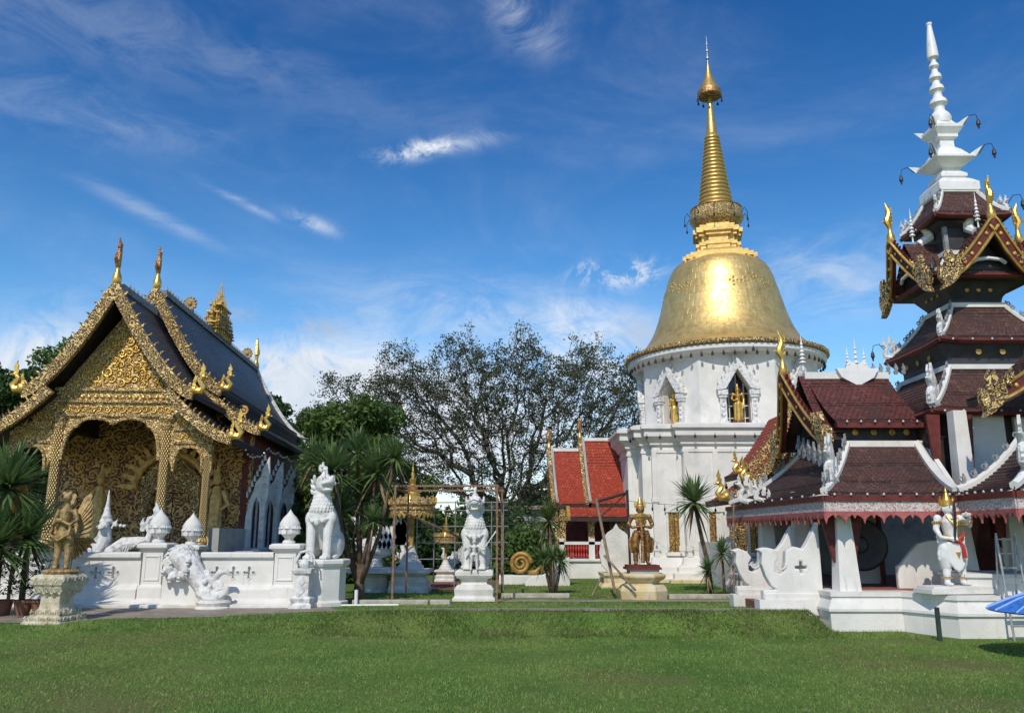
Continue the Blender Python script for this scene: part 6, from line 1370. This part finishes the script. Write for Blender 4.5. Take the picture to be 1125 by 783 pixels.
def spiky(name, label, x, y, heads, trunk, mat=None, cat='palm', z=.2, group=None, w_=.026, nl=120):
    t = thing(name, label, cat, (x, y, z), 0, group)
    for c, r_, seg in heads:
        P = []; rosette_head(P, c, r_, nl, w_=w_*r_/.6); tris('leaf_head', np.array([tuple(p) for p in P]), mat or leafp, 4, t)
    P = []
    for c, r_, seg in heads:
        for i in range(9): a = random.uniform(0, 2*pi); leafblade(P, V(c)-V((0,0,.05)), V((cos(a)*.55, sin(a)*.55, -.55)), r_*random.uniform(.6,.95), w_*r_/.6, random.uniform(.2,.6))
    tris('dead_leaves', np.array([tuple(p) for p in P]), deadm, 4, t)
    for pts, rad in trunk: m = MB(); m.tube(pts, rad, 8); m.build('trunk', barkb, t, smooth=True)
    return t
D = 25.0; cx = X(778, D)
hx = X(764, D)-cx
spiky('cordyline', 'tall spiky palm with one round leaf head before the stupa windows', cx, D, [((hx,0,2.72), 1.15, 0)], [([(0,0,0),(-.05,0,.9),(-.2,0,1.7),(hx,0,2.7)], [.09,.07,.06,.05])], nl=150, z=.2)
spiky('young_cordyline', 'short spiky plant with one full head at the foot of the tall palm', X(775,24.4), 24.4, [((0,0,.75), .55, 0), ((.03,0,.4), .40, 0)], [([(0,0,0),(0,0,.75)], [.05,.04])])
spiky('young_cordyline', 'slender spiky plant right of the tall palm, below its head', X(792,24.2), 24.2, [((0,0,1.25), .62, 0)], [([(.02,0,0),(0,0,1.2)], [.045,.035])])
spiky('cordyline_clump', 'clump of three low spiky heads in front of the red pavilion', X(607,25), 25, [((-.25,0,1.05), .62, 0), ((.25,.1,1.0), .62, 0), ((0,-.2,1.1), .55, 0)], [([(-.05,0,0),(-.25,0,1.0)], .045), ([(.05,0,0),(.25,.1,.95)], .045), ([(0,-.1,0),(0,-.2,1.0)], .04)])
spiky('cordyline', 'yellowish spiky palm rising behind the low clump, left of the red pavilion', X(603,28), 28, [((0,0,2.2), .95, 0)], [([(.1,0,0),(0,0,2.15)], [.09,.06])], mat=leafy, nl=120)
# big many-headed screw palm
D = 22.3; bx = X(397, D)
hd = [(365,518,1.2),(414,520,1.2),(398,552,1.05),(434,503,.85),(345,506,.9),(388,592,.65),(410,572,.65),(374,560,.9),(393,498,1.0)]
heads = []; trunks = [([(0,0,0),(.0,0,.5),(.02,0,1.0)], [.17,.13,.11])]
for i, (px, py, r_) in enumerate(hd):
    y_ = (i % 3-1)*.5; p = W(px, py, D+y_)-V((bx, D, .2)); heads.append((tuple(p), r_, 0)); q0 = V((0,0,.4+.25*(i % 3))); mid = q0.lerp(p, .45)+V((p.x*.12, 0, -.15)); trunks.append(([q0, mid, p], [.075,.05,.04]))
spiky('screw_palm', 'many-headed spiky palm tree on a dark forked trunk right of the lion', bx, D, heads, trunks, z=.2, nl=150, cat='palm tree', w_=.026)
for i, (px, py, D_, r_, lb) in enumerate([(8, 536, 18.9, 1.4, 'tallest dark spiky palm at the far left edge'), (30, 590, 18.9, 1.2, 'middle spiky palm beside the gold bird-woman, leaning over the pots'), (-5, 600, 18.4, 1.3, 'low spiky palm cut off by the left edge of the view')]):
    p = W(px, py, D_); spiky('spiky_palm', lb, p.x, D_, [((0,0,p.z-.2), r_, 0)], [([(.05,0,.3),(0,0,p.z-.2)], [.07,.05])], mat=leafp, nl=230, z=.2, w_=.024)
pots = [(-6,663,'rightmost'),(14,664,''),(25,666,''),(46,664,'')]
for i, (px, lb) in enumerate([(2,'terracotta pot of leafy shrub at the left edge of the row'), (25,'terracotta pot of leafy shrub, middle one of the row'), (44,'terracotta pot of leafy shrub nearest the bird-woman pedestal')]):
    t = thing('potted_plant', lb, 'potted plant', (X(px,18.9,.3), 18.9, .2), 0, 'potted plants under the left palms')
    m = MB(); m.lathe([(.14,0),(.20,.30),(.23,.31),(.23,.36),(.19,.36),(.18,.30)], 16); m.build('pot', terrac, t, smooth='auto')
    P = []
    for k in range(260):
        a = random.uniform(0, 2*pi); r_ = .38*random.random()**.5; b = V((r_*cos(a), r_*sin(a), .45+.75*random.random())); leafblade(P, b, V((cos(a)+random.uniform(-.8,.8), sin(a)+random.uniform(-.8,.8), random.uniform(-.2,1))), .16, .028, .2, 2)
    tris('foliage', np.array([tuple(p) for p in P]), leafd, 4, t)
OC = thing('wrapped_post', 'orange cloth tied round a pole among the left palms', 'pole', (X(18,19.6), 19.6, .2)); m = MB(); m.tube([(0,0,0),(0,0,3.0)], .04, 8); m.build('pole', woodp, OC); m = MB(); m.tube([(0,0,1.5),(0,0,1.75),(0,0,2.2),(0,0,2.75),(0,0,2.95)], [.06,.12,.16,.15,.08], 10); m.build('cloth', orangec, OC, smooth=True)

def quads_cloud(C, rad, n, size, flat=.75):
    """n small leaves spread through clumps: C list of (centre, radius)"""
    C = [(np.array(c), r) for c, r in C]; wts = np.array([r**2 for c, r in C]); wts /= wts.sum(); idx = rng.choice(len(C), n, p=wts)
    cen = np.array([C[i][0] for i in idx]); rr = np.array([C[i][1] for i in idx])
    d = rng.normal(size=(n, 3)); d /= np.linalg.norm(d, axis=1)[:, None]; rad_ = rr*(rng.uniform(0, 1, n)**.42); p = cen+d*rad_[:, None]*np.array([1, 1, flat])
    u = rng.normal(size=(n, 3)); u /= np.linalg.norm(u, axis=1)[:, None]; v = rng.normal(size=(n, 3)); v -= u*(u*v).sum(1)[:, None]; v /= np.linalg.norm(v, axis=1)[:, None]
    s = size*rng.uniform(.6, 1.25, n)[:, None]; return np.stack([p-u*s, p-v*s*.45, p+u*s, p+v*s*.45], 1).reshape(-1, 3)
def leafy_tree(name, label, x, y, h, w_, n, mat, size, trunk_h=None, group=None, seed=0, clumps=26, low=.3, cat='tree', z0=.1):
    random.seed(seed); t = thing(name, label, cat, (x, y, z0), 0, group); C = []
    th = trunk_h or h*.35
    for i in range(clumps):
        a = random.uniform(0, 2*pi); zz_ = random.uniform(low, .92); rr = w_/2*sqrt(max(.08, 1-((zz_-.58)/.46)**2))*random.uniform(.45, .92); C.append(((rr*cos(a), rr*sin(a), h*zz_), w_*random.uniform(.11, .21)))
    tris('crown', quads_cloud(C, 0, n, size), mat, 4, t)
    m = MB(); m.tube([(0,0,-.1),(.05*h*.2,0,th*.5),(0,0,th)], [h*.028,h*.022,h*.018], 8)
    for c, r_ in C[::2]: m.tube([(0,0,th*random.uniform(.7,1)), V(c)*.5+V((0,0,th*.4)), c], [h*.012,h*.008,.02], 5)
    m.build('trunk', barkb, t, smooth=True); return t
# green trees
leafy_tree('mango_tree', 'dense bright green tree rising behind the lion and screw palm', X(378,34), 34, 7.5, 4.5, 22000, leafg, .14, seed=3, clumps=70, low=.15)
leafy_tree('green_tree', 'round light green tree behind the golden hall, left of its gable', X(48,46), 46, 13.2, 6.0, 14000, leafg, .18, seed=4, clumps=44, low=.4)
leafy_tree('green_tree', 'darker tree at the far left edge behind the golden hall roof', X(-8,42), 42, 10.8, 6.0, 12000, leafd, .18, seed=5, clumps=40, low=.3)
leafy_tree('green_tree', 'dark tree peeping over the end of the golden hall roof', X(302,58), 58, 12.6, 5.5, 7000, leafd, .22, seed=6, clumps=22, low=.3)
leafy_tree('green_tree', 'dark shade tree between the golden hall and the bright green tree', X(335,50), 50, 8.5, 6.5, 7000, leafd, .22, seed=7, clumps=22, low=.2)
leafy_tree('green_tree', 'low bright tree left of the bare fig, behind the golden parasol', X(440,38), 38, 5.4, 3.8, 9000, leafg, .15, seed=17, clumps=36, low=.15)
# the great sparse fig
def fig_tree():
    D = 49.0; t = thing('fig_tree', 'huge spreading tree with bare dark branches and thin foliage behind the courtyard', 'tree', (X(556,D), D, 0)); r = np.random.default_rng(5)
    tg = []
    while len(tg) < 2700:
        x, y, z = r.uniform(-11.4, 9.0), r.uniform(-4.5, 4.5), r.uniform(3.2, 14.4)
        R_ = 12.0 if x < 0 else 9.6; top = 13.5*sqrt(max(0, 1-(x/R_)**2*.50-(y/6.5)**2*.4))+.7*sin(x*1.7)+.5*sin(x*3.9+y)+(1.2 if x > 5.5 else 0); lowz = 3.0+.36*abs(x)
        if lowz < z < top and r.uniform() < .35+.65*((z-lowz)/(top-lowz+.01)): tg.append((x, y, z))
    tg = np.array(tg); root = np.array([0, 0, 2.2]); tg = tg[np.argsort(np.linalg.norm(tg-root, axis=1))]
    P_ = [np.array([0, 0, -.2]), np.array([0, 0, 1.0]), root]; par = [-1, 0, 1]; pl_ = [0, 1.2, 2.4]; leaf = []
    for q in tg:
        A = np.array(P_); d = np.linalg.norm(A-q, axis=1); dr = A-root; inward = (np.linalg.norm(dr, axis=1) < np.linalg.norm(q-root)) ; cost = d+.50*np.array(pl_)+(~inward)*50; cost[:2] += 99
        k = int(np.argmin(cost)); a_ = P_[k]; L_ = d[k]; n = max(1, int(L_/.55)); prev = k
        kk = par[k]; dirp = (a_-P_[kk]) if kk >= 0 else np.array([0, 0, 1.]); dirp = dirp/max(1e-6, np.linalg.norm(dirp)); 
        for i in range(1, n+1):
            u = i/n; c = a_+(q-a_)*u+dirp*L_*.16*4*u*(1-u)*.6+r.normal(size=3)*.05*(i < n); P_.append(c); par.append(prev); pl_.append(pl_[prev]+np.linalg.norm(c-P_[prev])); prev = len(P_)-1
        leaf.append(q)
    n = len(P_); w_ = np.zeros(n); ch = [0]*n
    for i in range(n-1, 0, -1):
        w_[i] = max(w_[i], 1) if ch[i] == 0 else w_[i]; w_[par[i]] += w_[i]; ch[par[i]] += 1
    rad = .0135*np.power(w_, .50); rad[:3] = [.75, .55, .5]
    m = MB()
    for i in range(1, n):
        p = par[i]; r1 = min(rad[p], rad[i]*1.5) if p > 2 else min(rad[p], rad[i]*1.3); m.tube([P_[p], P_[i]], [max(.014, r1), max(.011, rad[i])], 7 if rad[i] > .12 else 5 if rad[i] > .04 else 3)
    m.build('branches', bark, t, smooth=True)
    T_ = np.array(leaf); sel = T_[r.uniform(size=len(T_)) < .92]; N = 80000; idx = r.integers(0, len(sel), N); p = sel[idx]+r.normal(size=(N, 3))*np.array([.21, .21, .13])
    u = r.normal(size=(N,3)); u /= np.linalg.norm(u,axis=1)[:,None]; v = r.normal(size=(N,3)); v -= u*(u*v).sum(1)[:,None]; v /= np.linalg.norm(v,axis=1)[:,None]; s = .070*r.uniform(.6,1.4,N)[:,None]
    tris('foliage', np.stack([p-u*s,p-v*s*.5,p+u*s,p+v*s*.5],1).reshape(-1,3), leaff, 4, t)
fig_tree()
# hedges and backdrop
random.seed(21)
def shrub(x, y, h, w_, label, mat, n=3500, size=.13, seed=0):
    random.seed(seed); t = thing('shrub', label, 'shrub', (x, y, .1), 0, 'shrubs along the back of the courtyard'); C = [((random.uniform(-w_,w_)*.5, random.uniform(-.5,.5), random.uniform(.15,.8)*h), random.uniform(.25,.45)*min(h,w_)) for _ in range(14)]
    tris('foliage', quads_cloud(C, 0, n, size), mat, 4, t); m = MB()
    for c, r_ in C[:6]: m.tube([(c[0]*.3,0,-.1), c], [.05,.02], 5)
    m.build('stem', barkb, t)
lbs = ['dark shrub behind the golden coil', 'dark shrub left of the yellowish palm', 'broad shrub behind the lion with the small figure', 'shrub behind the pipe scaffold', 'shrub behind the large golden parasol', 'dark shrub behind the white geese', 'shrub right of the screw palm trunk', 'low shrub beyond the end of the golden hall', 'shrub behind the low white rail post']
for i, (px, D, h, w_) in enumerate([(568,33,2.2,1.8),(556,38,3.2,3.0),(530,37,2.4,4.0),(490,40,2.8,4.4),(455,42,3.2,4.4),(410,36,2.2,4.0),(370,32,2.0,3.6),(345,38,3.0,4.2),(395,30.5,1.5,2.6)]):
    shrub(X(px,D), D, h, w_, lbs[i], leafd if i % 3 else leafg, seed=30+i)
W_ = MB(); C = []
for i in range(240): x = random.uniform(-60, 75); C.append(((x, 88+random.uniform(-4,6), random.uniform(.5,4.6)+1.2*sin(x*.13)), random.uniform(1.5,3.0)))
tag(tris('far_woods', quads_cloud(C, 0, 60000, .5), leafd, 4), 'dark belt of distant trees along the horizon', 'trees', kind='stuff')
hz = MB(); hz.box(-75, 90, 96, 97, -1, 3.2); tag(hz.build('far_hedge', leafd), 'dark far hedge behind the distant trees', 'hedge')
B = thing('grey_building', 'grey flat-roofed building half hidden behind the fig branches', 'building', (X(618,62), 62, .1))
m = MB(); m.box(-4.2,4.2,0,6,-.2,3.6); m.build('wall', stuccog, B); m = MB(); m.box(-4.6,4.6,-.5,6.4,3.6,3.9); m.build('roof', concrete, B)
for x in (-2.6, -.4, 2.2):
    m = MB(); m.box(x-.6,x+.6,-.06,.02,1.0,2.4); f = m.build('window_frame', stucco, B); m = MB(); m.box(x-.5,x+.5,-.08,-.06,1.1,2.3); m.build('window_pane', glassd, f)
B = thing('white_shed', 'pale low building seen beyond the pipe scaffold', 'building', (X(505,52), 52, .1)); m = MB(); m.box(-2.2,2.6,0,4,-.2,2.6); m.build('wall', stucco2, B); m = MB(); m.box(-2.5,2.9,-.4,4.4,2.6,2.8); m.build('roof', concrete, B)
m = MB(); m.box(-.7,.3,-.05,.03,0,2.0); m.build('door', glassd, B)

# every thing's empty stands at its own base
bpy.context.view_layer.update()
for e in [o for o in bpy.data.objects if o.type == 'EMPTY' and o.parent is None and o.location.length < 1e-6]:
    kids = [o for o in bpy.data.objects if o.parent == e]
    if not kids: continue
    pts = [V(c) for o in kids for c in o.bound_box]; xs_ = [p.x for p in pts]; ys_ = [p.y for p in pts]; zs_ = [p.z for p in pts]
    base = V(((min(xs_)+max(xs_))/2, (min(ys_)+max(ys_))/2, min(zs_))); e.location = base
    for o in kids: o.location = o.location-base
